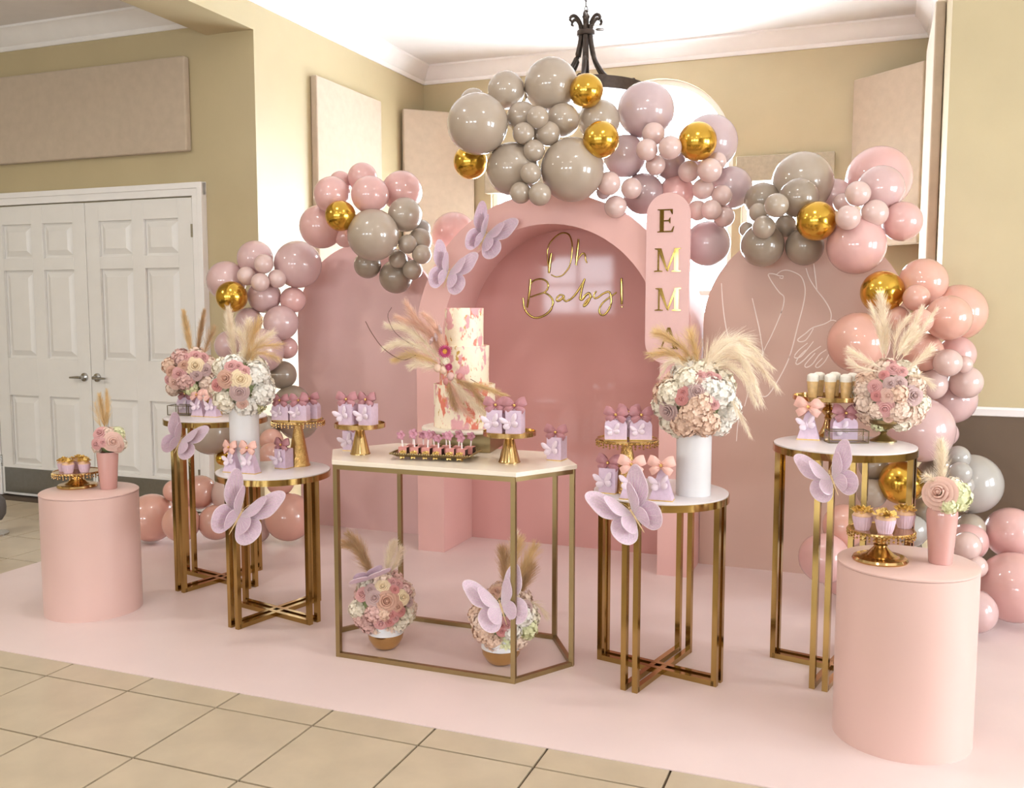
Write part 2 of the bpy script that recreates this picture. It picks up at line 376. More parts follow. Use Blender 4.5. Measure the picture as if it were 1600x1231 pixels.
f.box(ac-.012, ac+.012, vw-.015, vw+.015, WZ0+.05, az)
for i in range(N):
    q = [(ac-r*math.cos(PI*k/N), az+r*math.sin(PI*k/N)) for k, r in ((i, ar), (i+1, ar), (i+1, ar-.05), (i, ar-.05))]
    f.prism(q, vw-.03, vw+.03, lambda a, b, c: (a, c, b))
panes = [MB().box(x0, x1, vw-.003, vw+.003, z0, z1) for x0, x1 in ((WM[0]+.05, ac-.012), (ac+.012, WM[1]-.05)) for z0, z1 in ((WZ0+.05, 1.72), (1.77, az-.03))]
panes.append(MB().prism([(ac-(ar-.05)*math.cos(PI*k/N), az+.02+(ar-.07)*math.sin(PI*k/N)) for k in range(N+1)], vw-.003, vw+.003, lambda a, b, c: (a, c, b)))
window(3, f, panes, 'tall arched window glaring white behind the balloons')

# ---- double doors
DZ = 2.45
def door_leaf(n, u0, u1, hinge, label):
    vf = VF-.012
    o = struct('door_%d' % n, MB().box(u0, u1, VF-.02, VF-.001, .012, DZ), M['doorp'], label)
    wd = u1-u0; st, mid = .135*wd/1.05, .12
    cols = ((u0+st, (u0+u1)/2-mid/2), ((u0+u1)/2+mid/2, u1-st))
    rows = ((.27, 1.03-.16), (1.03+.16, 1.92), (2.02, 2.30))
    fr = MB(); v0, v1 = VF-.044, VF-.02
    ue = [u0, cols[0][0], cols[0][1], cols[1][0], cols[1][1], u1]
    for k in (0, 2, 4): fr.box(ue[k], ue[k+1], v0, v1, .012, DZ)
    ze = [.012, rows[0][0], rows[0][1], rows[1][0], rows[1][1], rows[2][0], rows[2][1], DZ]
    for (c0, c1) in cols:
        for k in (0, 2, 4, 6): fr.box(c0, c1, v0, v1, ze[k], ze[k+1])
    fr.build('stiles_and_rails', M['doorp'], o, False, bevel=.003)
    for (c0, c1) in cols:
        for (z0, z1) in rows:
            p = MB(); b = .018; s = .045
            p.add([(c0+b, VF-.02, z0+b), (c1-b, VF-.02, z0+b), (c1-b, VF-.02, z1-b), (c0+b, VF-.02, z1-b),
                   (c0+b+s, VF-.040, z0+b+s), (c1-b-s, VF-.040, z0+b+s), (c1-b-s, VF-.040, z1-b-s), (c0+b+s, VF-.040, z1-b-s)],
                  [(0,1,5,4),(1,2,6,5),(2,3,7,6),(3,0,4,7),(4,5,6,7)])
            p.build('door_panel', M['doorp'], o, False)
    MB().box(u0+.03, u1-.02, VF-.048, VF-.044, .03, .245).build('kick_plate', M['steel'], o, False, label='brushed steel kick plate')
    hu = u1-.065 if hinge < 0 else u0+.065; hz = 1.045
    h = MB(); h.lathe([(0, 0), (.036, 0), (.034, .012), (.016, .02), (.014, .05), (0, .052)], 20)
    h.v = [(hu+x, VF-.044-z, hz+y) for x, y, z in h.v]
    L = -1 if hinge < 0 else 1
    h.tube([(hu, VF-.09, hz), (hu+L*.03, VF-.093, hz), (hu+L*.12, VF-.086, hz-.004)], [.012, .012, .008], 8)
    h.build('lever_handle', M['chrome'], o, True, label='satin nickel lever handle')
    he = u0 if hinge < 0 else u1
    for z in (.3, 1.25, 2.2): MB().box(he-.01, he+.01, VF-.052, VF-.04, z-.05, z+.05).build('hinge', M['chrome'], o, False)
    return o
DM = onv(138, 318, VF)[0]; DR = onv(305, 308, VF)[0]
door_leaf(1, DM-1.04, DM-.003, -1, 'white six-panel door, hinged at the photo edge')
door_leaf(2, DM+.003, DR, 1, 'white six-panel door nearer the balloon garland')
cz, cw = DZ+.012, .10
def casing(n, poly, label): struct('trim_%d' % n, poly, M['white'], label, False, .004)
cl0 = DM-1.05
mb = MB()
for (a, d) in ((0, .05), (.055, .062)):
    mb.box(DR+.006+a, DR+.006+cw if a == 0 else DR+.006+cw, VF-d, VF-.001, 0, cz+cw)
    mb.box(cl0-cw, cl0-a, VF-d, VF-.001, 0, cz+cw)
    mb.box(cl0-cw, DR+.006+cw, VF-d-.001, VF-.002, cz+a, cz+cw)
casing(6, mb, 'white moulded casing around the double doors')
bb = MB().box(UE0, cl0-cw, VF-.015, VF-.001, 0, .1).box(DR+.006+cw, UL, VF-.015, VF-.001, 0, .1)
struct('baseboard_door', bb, M['white'], 'white baseboard beside the doors')
struct('baseboard_right', MB().box(UR, UE1, VF-.015, VF-.001, 0, .1), M['white'], 'white baseboard under the brown wall')

# ---- acoustic panels and valances
def panel(label, pts, z0, z1, t=.06):        # pts: two (u,v) ends, body grows to the camera side
    a, b = Vector((*pts[0], 0)), Vector((*pts[1], 0)); d = (b-a); L = d.length; d.normalize()
    ang = math.atan2(d.y, d.x)
    o = MB().box(0, L, -t, 0, z0, z1).build('acoustic_panel', M['fabric_panel'], None, False, bevel=.012)
    o.location = UV(a.x, a.y, 0); o.rotation_euler = (0, 0, -RA+ang); tag(o, label, 'wall panel', 'fabric acoustic panels')
panel('wide beige fabric panel on the tan wall above the double doors', ((-7.6, VF-.003), (-4.93, VF-.003)), 2.80, 3.50)
panel('tall beige fabric panel on the sunlit alcove side wall', ((UL+.003, 6.68), (UL+.003, 7.75)), 1.75, 3.48)
panel('beige fabric panel set across the left alcove corner', ((UL+.02, 8.22), (-3.80, VB-.02)), 1.6, 3.50)
panel('beige fabric panel set across the right alcove corner', ((-.22, VB-.02), (UR-.02, 8.22)), 2.12, 3.53)
panel('tall beige fabric panel seen edge-on on the right alcove wall', ((UR-.003, 7.75), (UR-.003, 6.55)), 1.75, 3.50)
for (a, b, lb) in ((-3.64, -2.72, 'grey-beige fabric valance over the left window'), (-1.22, -.39, 'grey-beige fabric valance over the right window')):
    o = MB().box(a, b, -.09, 0, 2.725, 2.945).build('window_valance', M['valance'], None, False, bevel=.008)
    o.location = UV(0, VB-.002); o.rotation_euler = (0, 0, -RA); tag(o, lb, 'valance', 'window valances')

# ---- chandelier (hangs in front of the arched window)
CY = 7.2; cc = at(915, 100, CY)
ch = thing('chandelier', 'dark bronze chandelier with scrolled arms behind the balloon peak', 'chandelier', (cc.x, CY, 3.0))
zz = lambda py: at(915, py, CY).z-3.0
s1 = 1/pxm((cc.x, CY, 3.3))
col = zz(52)
ringz = zz(150)
MB().lathe([(90*s1, ringz-.03), (94*s1, ringz-.035), (95*s1, ringz+.05), (91*s1, ringz+.055), (88*s1, ringz+.04), (90*s1, ringz-.03)], 48).build('ring', M['iron'], ch)
for k in range(6):
    a = k*PI/3+.35; ca, sa = math.cos(a), math.sin(a)
    pr = [(24*s1, zz(36)), (27*s1, zz(33)), (24*s1, zz(28)), (17*s1, zz(28)), (10*s1, zz(38)), (8*s1, zz(52)), (11*s1, zz(75)), (19*s1, zz(100)), (40*s1, zz(127)), (68*s1, zz(138)), (90*s1, ringz+.05)]
    pts = spline([(r*ca, r*sa, z) for r, z in pr], 4)
    MB().tube(pts, [.008+.010*min(1, i/18) for i in range(len(pts))], 8).build('scroll_arm', M['iron'], ch)
MB().lathe([(13*s1, col-.02), (14*s1, col-.015), (14*s1, col+.015), (13*s1, col+.02)], 24).build('collar', M['iron'], ch)
MB().lathe([(0, zz(58)), (.02, zz(55)), (.022, zz(30)), (.03, zz(26)), (.012, zz(20)), (.02, zz(18)), (0, zz(14))], 16).build('stem', M['iron'], ch)
zt = ZC-3.0; z = zz(15); k = 0
while z < zt-.03:
    L = MB(); pts = [(.012*math.cos(q), 0, .026*math.sin(q)) for q in [2*PI*i/12 for i in range(13)]]
    L.tube(pts, .0035, 5, False); o = L.build('chain_link', M['iron'], ch); o.location = (0, 0, z); o.rotation_euler = (0, 0, (k % 2)*PI/2); z += .042; k += 1
MB().lathe([(0, zt-.05), (.05, zt-.04), (.06, zt-.001), (0, zt-.001)], 20).build('ceiling_cap', M['iron'], ch)
vt = thing('ceiling_vent', 'small dark round vent on the white ceiling near the chandelier chain', 'vent', at(938, 3, 8.3).xy.to_3d()+Vector((0, 0, ZC-.001)))
MB().lathe([(0, -.02), (.03, -.02), (.07, -.008), (.075, 0), (0, 0)], 20).build('vent_ring', M['white'], vt)
MB().lathe([(0, -.026), (.035, -.024), (.04, -.02), (0, -.02)], 16).build('vent_core', M['iron'], vt)
# ================================================================== BACKDROP
o = MB().box(CU0, CU1, CV0, CV1, 0.0005, .005).build('floor_sheet', M['carpet'], None, False)
o.rotation_euler = (0, 0, -RA); tag(o, 'pale pink glossy sheet laid over the tile floor', 'floor sheet')
ZF = .005
AV = 5.513; AU = -1.908; ARO, ARI, ASP, ADEP = .90, .71, 1.415, .49
def arch_outline(r, n=40): return [(-r, ZF)] + [(-r*math.cos(PI*i/n), ASP+r*math.sin(PI*i/n)) for i in range(n+1)] + [(r, ZF)]
ar_t = room('backdrop_arch', 'deep dusty-pink archway framing the glossy panel', 'arch', AU, AV)
po, pi_ = arch_outline(ARO), arch_outline(ARI); n = len(po)
mb = MB(); vs = [(a, 0, z) for a, z in po] + [(a, 0, z) for a, z in pi_] + [(a, ADEP, z) for a, z in po] + [(a, ADEP, z) for a, z in pi_]; fs = []
for i in range(n-1):
    fs += [(i, i+1, n+i+1, n+i), (2*n+i+1, 2*n+i, 3*n+i, 3*n+i+1), (i+1, i, 2*n+i, 2*n+i+1), (n+i, n+i+1, 3*n+i+1, 3*n+i)]
fs += [(0, n, 3*n, 2*n), (n-1, 3*n-1, 4*n-1, 2*n-1)]
mb.add(vs, fs).build('arch_frame', M['pinkpaint'], ar_t, True, 30)
BPV = .455
pts = arch_outline(ARI+.03)
zseam = onv(900, 527, AV+BPV)[1]
lowp = [(-ARI-.03, ZF), (ARI+.03, ZF), (ARI+.03, zseam), (-ARI-.03, zseam)]
upp = [p for p in pts if p[1] > zseam+.0005]
upp = [(-ARI-.03, zseam+.0003)] + upp + [(ARI+.03, zseam+.0003)]
back = MB().prism(upp, BPV, BPV+.012, lambda a, b, c: (a, c, b)).build('back_panel', M['pinkgloss'], ar_t, False, label='glossy rose panel with gold lettering')
MB().prism(lowp, BPV+.0025, BPV+.0145, lambda a, b, c: (a, c, b)).build('lower_back_panel', M['pinkgloss'], ar_t, False)
MB().box(-ARI+.01, ARI-.01, BPV+.015, ADEP-.004, zseam-.03, zseam+.03).build('backing_batten', M['pinkpaint'], ar_t, False)
# gold script on the panel
S1 = 200/1539
def script(name, strokes, parent, v, du, org, sc, m, r0, flat=.35):
    mb = MB()
    for st, rad in strokes:
        P = []
        for (x, y) in st:
            u, z = onv(org[0]+x*sc, org[1]+y*sc, v); P.append((u-du, 0, z))
        P = spline(P, 5) if len(P) > 2 else P
        k = len(P); R = [r0*rad*(.75+.25*math.sin(PI*i/max(1, k-1))) for i in range(k)]
        o0 = len(mb.v); mb.tube(P, R, 6)
        for i in range(o0, len(mb.v)):
            x, y, z = mb.v[i]; mb.v[i] = (x, y*flat, z)
    o = mb.build(name, m, parent, True, 60); return o
vpan = AV+BPV-.002
letters = {
 'letter_o': [([(445,590),(432,480),(425,330),(450,240),(510,165),(580,115),(640,108),(690,135),(720,220),(722,320),(710,430),(690,510),(650,570),(600,620),(530,635),(470,610)], .8), ([(470,350),(458,430),(448,520),(445,590)], 1.7)],
 'letter_h': [([(800,180),(790,280),(778,400),(770,495)], 1.4), ([(778,450),(820,380),(855,350),(880,375),(885,430),(903,468)], .9)],
 'letter_b': [([(222,662),(215,760),(205,860),(183,1005)], 1.3), ([(205,765),(250,690),(320,662),(385,670),(430,710),(430,770),(390,820),(300,850),(220,878)], 1.0),
              ([(390,825),(450,860),(490,920),(480,1000),(430,1070),(350,1115),(270,1125),(200,1085),(150,1010),(132,888)], 1.2)],
 'letter_a': [([(628,862),(580,852),(540,890),(545,925),(590,908),(624,862),(622,900),(650,930),(690,905)], 1.1)],
 'letter_b_small': [([(680,925),(750,860),(820,760),(876,655)], 1.1), ([(876,655),(850,740),(830,830),(820,900),(845,905),(890,850),(930,832),(940,880),(905,955),(858,988),(900,920),(965,868)], 1.3)],
 'letter_y': [([(1015,805),(985,850),(992,890),(1030,885),(1090,840),(1150,815),(1180,830),(1190,890),(1188,970),(1150,1050),(1100,1095),(1060,1080),(1050,1020),(1090,950),(1160,890),(1260,820)], 1.1)],
 'exclamation_mark': [([(1315,650),(1317,800),(1319,965)], 1.5), ([(1319,992),(1320,1002)], 1.8)]}
for nm, st in letters.items():
    o = script(nm, st, ar_t, vpan, AU, (800, 350), S1, M['foil'], .0062); o.parent = back; o.location = (0, BPV-.003, 0)

# side boards
def board(name, label, cu, v, R, ztop_, m, cat='board'):
    t = room(name, label, cat, cu, v); zc = ztop_-R
    poly = [(-R, ZF)] + [(-R*math.cos(PI*i/48), zc+R*math.sin(PI*i/48)) for i in range(49)] + [(R, ZF)]
    MB().prism(poly, 0, .035, lambda a, b, c: (a, c, b)).build('board_panel', m, t, True, 30)
    return t
LV = AV+.385
uL = onv(466, 560, LV)[0]; uLr = onv(690, 560, LV)[0]; cuL = (uL+uLr)/2
lb = board('round_top_board', 'tall mauve-pink round-topped board left of the archway', cuL, LV, (uLr-uL)/2, onv(576, 379, LV)[1], M['pinkpaint2'])
RV = AV+.34
uR0 = max(onv(1090, 560, RV)[0], AU+ARO+.004); uR1 = onv(1421, 560, RV)[0]; cuR = (uR0+uR1)/2
rb = board('round_top_board', 'brownish-pink round-topped board with a white line drawing', cuR, RV, (uR1-uR0)/2, onv(1255, 352, RV)[1], M['browpink'])
art = [[(182,240),(187,330),(197,430),(212,520),(228,582),(250,680)], [(367,330),(390,430),(410,520),(425,610),(430,650),(420,712)],
 [(530,206),(548,212),(552,197),(530,196),(500,185),(470,183),(465,195),(490,240),(530,295),(558,325),(550,390),(520,470),(480,560),(440,640),(420,710)],
 [(510,190),(540,168),(575,162),(620,175),(660,200),(680,245),(685,300),(672,380),(640,500),(610,620),(580,710),(530,810),(480,890),(450,920),(420,918),(380,905),(350,885),(320,980)],
 [(690,150),(710,210),(750,275),(800,340),(830,390),(842,430),(838,465)], [(736,122),(745,190),(757,290)],
 [(878,470),(845,463),(800,485),(730,508),(690,540),(650,570),(640,582),(655,592),(685,585),(710,555),(735,512)],
 [(700,600),(650,640),(622,675),(628,690),(660,680),(700,635),(735,590)], [(690,640),(650,680),(630,715),(640,728),(680,700),(720,660),(780,618)],
 [(745,660),(700,710),(683,735),(695,746),(730,725),(770,670),(812,640)], [(790,690),(755,725),(748,742),(765,746),(800,715),(828,668)],
 [(292,1040),(280,1090),(272,1190)]]
for st in art:
    script('drawn_line', [(st, 1)], rb, RV, cuR, (1080, 380), 250/962, M['lineart'], .0035, .3).location = (0, -.001, 0)

# name sign
SV = AV-.032
us0, zs1 = onv(1042, 301, SV); zs0 = onv(1042, 568, SV)[1]; sw = (onv(1077, 435, SV)[0]-onv(1009, 435, SV)[0])/2; us = (onv(1077, 435, SV)[0]+onv(1009, 435, SV)[0])/2
sg = room('name_sign', 'tall pill-shaped pink sign with gold letters EMMA', 'sign', us, SV, zs0); H_ = zs1-zs0
pill = [(sw*math.cos(a), sw+sw*math.sin(a)) for a in [PI+PI*i/24 for i in range(25)]] + [(sw*math.cos(a), H_-sw+sw*math.sin(a)) for a in [PI*i/24 for i in range(25)]]
MB().prism(pill, 0, .028, lambda a, b, c: (a, c, b)).build('sign_board', M['signpink'], sg, True, 30)
def glyph(name, polys, x0, x1, y0, y1):      # crop box of the glyph in the photo
    c = lambda x, y: onv(990+x*.2355, 290+y*.2355, SV)
    ua, zt_ = c(x0, y0); ub, zb_ = c(x1, y1); mb = MB()
    for p in polys: mb.prism([(ua+(ub-ua)*a-us, zb_+(zt_-zb_)*b-zs0) for a, b in p], -.004, 0, lambda a, b, c: (a, c, b))
    mb.build(name, M['foil'], sg, False)
GE = [[(.14,0),(.38,0),(.38,1),(.14,1)], [(0,0),(.14,0),(.14,.05),(0,.035)], [(0,1),(0,.965),(.14,.95),(.14,1)], [(.38,0),(.92,0),(1,.26),(.96,.26),(.82,.06),(.38,.06)],
      [(.38,.94),(.74,.94),(.86,.77),(.9,.77),(.9,1),(.38,1)], [(.38,.47),(.66,.47),(.74,.38),(.77,.38),(.77,.64),(.74,.64),(.66,.53),(.38,.53)]]
GM = [[(.13,.05),(.19,.05),(.19,.88),(.13,.95)], [(0,0),(.32,0),(.32,.04),(.22,.06),(.10,.06),(0,.04)], [(.02,1),(.02,.965),(.13,.93),(.46,.06),(.53,.0),(.27,1)],
      [(.46,.06),(.52,0),(.80,.86),(.75,.93)], [(.75,.05),(.91,.05),(.91,1),(.75,1)], [(.66,0),(1,0),(1,.04),(.91,.06),(.75,.06),(.66,.04)], [(.91,1),(.91,.95),(1,.965),(1,1)]]
GA = [[(.46,1),(.60,1),(.95,.04),(.75,.04)], [(.46,1),(.51,.86),(.20,.04),(.13,.04)], [(0,0),(.34,0),(.34,.04),(0,.04)], [(.62,0),(1,0),(1,.04),(.62,.04)], [(.31,.36),(.72,.36),(.70,.42),(.33,.42)]]
glyph('letter_e', GE, 160, 270, 158, 308); glyph('letter_m', GM, 138, 313, 417, 570); glyph('letter_m', GM, 142, 313, 680, 830); glyph('letter_a', GA, 165, 295, 940, 1085)

# ================================================================== PLINTHS
def plinth(label, x, y, r, h):
    t = thing('cylinder_plinth', label, 'plinth', (x, y, ZF), 0, 'pink cylinder plinths')
    MB().lathe([(r, 0), (r, h-.012)], 64).build('drum', M['plinth'], t)
    MB().lathe([(r-.004, h-.012), (r+.0015, h-.010), (r+.0015, h-.004), (r-.004, h), (0, h)], 64).build('lid', M['plinth'], t)
    return t
PL, PR = (-2.25, 4.94, .245, .645), (1.476, 3.44, .247, .67)
plinth('satin blush cylinder plinth in front of the white doors', *PL)
plinth('satin blush cylinder plinth nearest the camera', *PR)

# ================================================================== TABLES
fl = tp(530, 1025, ZF)
HZ = .925
ht = thing('hexagonal_table', 'long hexagonal brass-framed dessert table holding the cake', 'table', (fl.x, fl.y, ZF), -RA)
hexp = [(0, 0), (.868, 0), (1.04, .28), (.86, .575), (.02, .575), (-.17, .28)]
W = .021
for k in range(6):
    (a, b), (c, d) = hexp[k], hexp[(k+1) % 6]
    cx, cy = .434, .285
    MB().bar((a, b, 0), (a, b, HZ-.02-ZF), W).build('leg', M['brass'], ht, False)
    MB().bar((a, b, W/2), (c, d, W/2), W*.98).build('base_rail', M['brass'], ht, False)
    MB().bar((a, b, HZ-ZF-.02-W/2), (c, d, HZ-ZF-.02-W/2), W*.98).build('top_rail', M['brass'], ht, False)
s = 1.035
MB().prism([((a-.434)*s+.434, (b-.285)*s+.285) for a, b in hexp], HZ-ZF-.02, HZ-ZF, lambda a, b, c: (a, b, c)).build('marble_top', M['cream_marble'], ht, False, bevel=.002)
def round_table(label, x, y, h, R=.29, rot=34):
    t = thing('round_side_table', label, 'table', (x, y, ZF), -math.radians(rot), 'round gold side tables'); hz = h-ZF; w = .024; g = .027
    for s_ in (-1, 1):
        for ax in (0, 1):
            m_ = MB() ; 
            q = (lambda a, b, c: (a, b, c)) if ax == 0 else (lambda a, b, c: (b, a, c))
            L = R-.016
            MB().bar(q(-L, s_*g, w/2), q(L, s_*g, w/2), w, w*.95 if ax else w).build('base_bar', M['goldm'], t, False)
            for e_ in (-1, 1): MB().bar(q(e_*L, s_*g, 0), q(e_*L, s_*g, hz-.03), w).build('leg', M['goldm'], t, False)
    MB().lathe([(R-.012, hz-.036), (R+.004, hz-.036), (R+.004, hz-.006), (R-.012, hz-.006)], 64).build('rim', M['goldm'], t)
    MB().lathe([(0, hz-.028), (R-.010, hz-.028), (R, hz-.005), (R, hz-.001), (R-.003, hz), (0, hz)], 64).build('marble_top', M['marble'], t)
    return t
TL, ML, MR, TR = (-1.73, 5.46, .985), (-1.245, 4.85, .775), (.652, 4.07, .818), (1.458, 4.09, 1.022)
round_table('tall round gold table nearest the white doors', *TL)
round_table('lower round gold table left of the dessert table', *ML)
round_table('lower round gold table right of the dessert table', *MR, R=.292)
round_table('tall round gold table behind the nearest plinth', *TR, R=.298)
# ================================================================== BALLOONS
def balloon_mesh(m):
    prof = []; K = 22
    for j in range(K+1):
        a = PI*j/K; r = math.sin(a); z = -math.cos(a)
        if z < 0: r *= 1-.10*(z*z); z *= 1.06
        prof.append((0 if j in (0, K) else r, z))
    b = MB().lathe(prof, 36)
    b.lathe([(.02, -1.14), (.05, -1.13), (.02, -1.08), (.03, -1.04)], 10)
    return b.mesh('balloon', m, True, 60)
BME = {k: balloon_mesh(m) for k, m in BM.items()}
def cluster(base, org, sc, rows, group, layers=(.0,)):
    P = []
    for row in rows:
        (cx, cy, r, colr, lay, label), fix = row[:6], (row[6] if len(row) > 6 else None)
        P.append(dict(fix=fix, px=org[0]+cx*sc, py=org[1]+cy*sc, rp=r*sc, col=colr, lay=lay, label=label, Y=None))
    bs = base if callable(base) else (lambda q: base)
    for q in sorted(P, key=lambda q: q['lay']):
        Y = bs(q); 
        for o in P:
            if o['Y'] is None or o['lay'] >= q['lay']: continue
            d = math.hypot(o['px']-q['px'], o['py']-q['py'])
            ra = o['rp']*o['Y']/FPX; 
            for it in range(3):
                rb_ = q['rp']*Y/FPX; dd = d*(Y+o['Y'])/2/FPX; S = (ra+rb_)*.90
                if dd < S: Y = min(Y, o['Y']-math.sqrt(S*S-dd*dd))
        q['Y'] = q['fix'] or Y
    for q in P:
        c = at(q['px'], q['py'], q['Y']); r = q['rp']/pxm(c)*.985
        if c.z-r*1.01 < ZF: c.z = ZF+r*1.01
        o = link('balloon', BME[q['col']], None, c, None, r)
        kn = Vector((rnd.uniform(-.5, .5), 1.0, rnd.uniform(-.6, .3)))          # knot turned into the garland
        o.rotation_euler = facing(-kn, rnd.uniform(0, 6)).to_euler()
        tag(o, q['label'], 'balloon', group)
ga, gb, gc, gd, ge, gf, gg = ('balloons of the far left garland', 'balloons above the mauve board', 'taupe balloons at the garland peak', 'lilac balloons by the name sign', 'balloons above the brown-pink board', 'balloons of the right garland', 'balloons on the floor at left')
cluster(6.62, (320, 340), .2436, [
 (140,405,128,'blush',0,'large blush balloon at the far left, behind the gold one by the doors'),
 (323,262,116,'blush',0,'blush balloon topmost in the far left garland'),
 (597,300,153,'blush',0,'largest blush balloon, against the mauve board shoulder'),
 (382,505,108,'blush',0,'blush balloon just right of the gold one by the doors'),
 (565,528,84,'pink',0,'rosy balloon directly under the largest blush balloon'),
 (378,297,63,'pale',2,'small pale balloon, top one of the four by the doors'),
 (268,374,62,'pale',1,'small pale balloon, left one of the four by the doors'),
 (356,415,61,'pale',2,'small pale balloon, bottom one of the four by the doors'),
 (465,391,60,'pale',1,'small pale balloon, right one of the four by the doors'),
 (172,508,102,'gold',2,'chrome gold balloon beside the white door casing'),
 (283,663,88,'blush',1,'blush balloon behind the upright cream plume at left'),
 (488,674,113,'blush',1,'blush balloon below the rosy one, beside the mauve board'),
 (160,820,98,'blush',0,'blush balloon half hidden behind the left bouquets'),
 (365,853,145,'blush',2,'big blush balloon behind the golden pampas fan'),
 (525,835,72,'pink',0,'small rosy balloon tucked beside the big blush one'),
 (498,1008,92,'dtaupe',1,'dark taupe balloon right of the cream hydrangea bouquet'),
 (560,1190,118,'dtaupe',1,'dark taupe balloon behind the favor boxes on the hammered stand')], ga)
cluster(6.3, (0, 0), 1, [
 (330,676,35,'taupe',1,'large taupe balloon under the tall table beside the doors'),
 (413,672,25,'taupe',0,'taupe balloon just behind the white cylinder vase at left'),
 (466,656,32,'dtaupe',0,'dark taupe balloon behind the hammered cone stand'),
 (424,688,19,'peach',1,'peach balloon between the white vase and hammered stand'),
 (424,712,21,'peach',2,'peach balloon low behind the favor boxes at left'),
 (348,716,11,'gold',0,'small gold balloon peeking out behind the lilac favor boxes')], ga)
cluster(6.35, (200, 640), .2, [
 (185,843,190,'peach',1,'large peach floor balloon beside the left plinth'),
 (365,635,90,'peach',0,'small peach balloon above the largest one at the doors'),
 (560,645,135,'peach',0,'peach balloon right of the tall table leg at the doors'),
 (415,885,148,'peach',2,'peach floor balloon behind the tall table leg'),
 (690,880,140,'peach',1,'peach floor balloon behind the left wing of the low butterfly'),
 (835,660,180,'pale',0,'pale balloon behind the lower left table legs'),
 (1190,560,112,'peach',0,'peach balloon just under the lower left table top'),
 (1255,838,190,'peach',1,'large peach floor balloon under the lower left table'),
 (1010,980,103,'pale',2,'small pale floor balloon under the low butterfly'),
 (1060,735,62,'peach',0,'small peach balloon deep in the floor cluster')], gg)
cluster(6.35, (460, 240), .1868, [
 (385,240,95,'pink',0,'pink balloon peeking out at the top left of the mauve board cluster'),
 (570,200,125,'pink',1,'pink balloon topmost above the mauve board'),
 (315,345,155,'pink',1,'pink balloon above the gold one over the mauve board'),
 (633,345,160,'pink',2,'pink balloon just above the large taupe one'),
 (900,315,173,'pink',0,'large pink balloon at the top right above the mauve board'),
 (225,610,185,'pink',0,'large pink balloon left of the gold one over the mauve board'),
 (425,690,95,'pink',0,'pink balloon partly hidden under the gold one over the mauve board'),
 (385,520,130,'gold',3,'chrome gold balloon between the pink ones over the mauve board'),
 (660,680,220,'taupe',3,'large taupe balloon in the middle over the mauve board'),
 (925,510,145,'taupe',2,'taupe balloon right of the large taupe one over the mauve board'),
 (1060,630,80,'grey',0,'grey balloon edge behind the taupe foursome'),
 (1050,725,103,'taupe',1,'taupe balloon behind the small taupe foursome'),
 (948,757,81,'taupe',3,'small taupe balloon, top of the foursome over the mauve board'),
 (1065,842,83,'taupe',3,'small taupe balloon, right of the foursome over the mauve board'),
 (868,883,80,'taupe',3,'small taupe balloon, left of the foursome over the mauve board'),
 (988,972,85,'taupe',3,'small taupe balloon, bottom of the foursome over the mauve board'),
 (850,1030,142,'dtaupe',2,'taupe balloon lowest in front of the mauve board'),
 (612,930,115,'dtaupe',1,'dark taupe balloon under the large taupe one'),
 (1335,680,193,'pink',0,'pale pink balloon tucked behind the archway butterflies',6.98)], gb)
cluster(5.72, (690, 80), .2031, [
 (277,560,238,'taupe',1,'largest taupe balloon at the left end of the peak'),
 (245,390,105,'taupe',0,'taupe balloon peeking over the left end of the peak'),
 (497,300,145,'taupe',0,'taupe balloon second from left along the peak top'),
 (843,260,210,'taupe',0,'large taupe balloon at the very top of the garland'),
 (1113,305,132,'gold',2,'chrome gold balloon at the top of the peak by the chandelier'),
 (620,510,122,'taupe',1,'taupe balloon behind the left of the peak trio'),
 (738,510,88,'taupe',3,'small taupe balloon, top of the peak trio'),
 (630,632,86,'taupe',3,'small taupe balloon, left of the peak trio'),
 (820,634,95,'taupe',3,'small taupe balloon, right of the peak trio'),
 (932,530,130,'taupe',1,'taupe balloon behind the right of the peak trio'),
 (700,640,115,'dtaupe',0,'taupe balloon glimpsed in the gap behind the peak trio'),
 (1212,535,162,'taupe',1,'taupe balloon behind the second gold one of the peak'),
 (1226,680,143,'gold',3,'chrome gold balloon in the middle of the peak'),
 (222,852,133,'gold',0,'chrome gold balloon under the left end of the peak'),
 (545,905,205,'taupe',0,'large taupe balloon low left, behind the column of small ones',5.60),
 (1005,912,248,'taupe',1,'biggest taupe balloon resting on the archway top',5.55),
 (710,765,85,'taupe',2,'small taupe balloon just below the peak trio'),
 (685,940,83,'taupe',2,'small taupe balloon halfway down the little column'),
 (608,1088,85,'taupe',1,'small taupe balloon, left one at the foot of the little column'),
 (755,1100,90,'taupe',2,'small taupe balloon, right one at the foot of the little column')], gc)
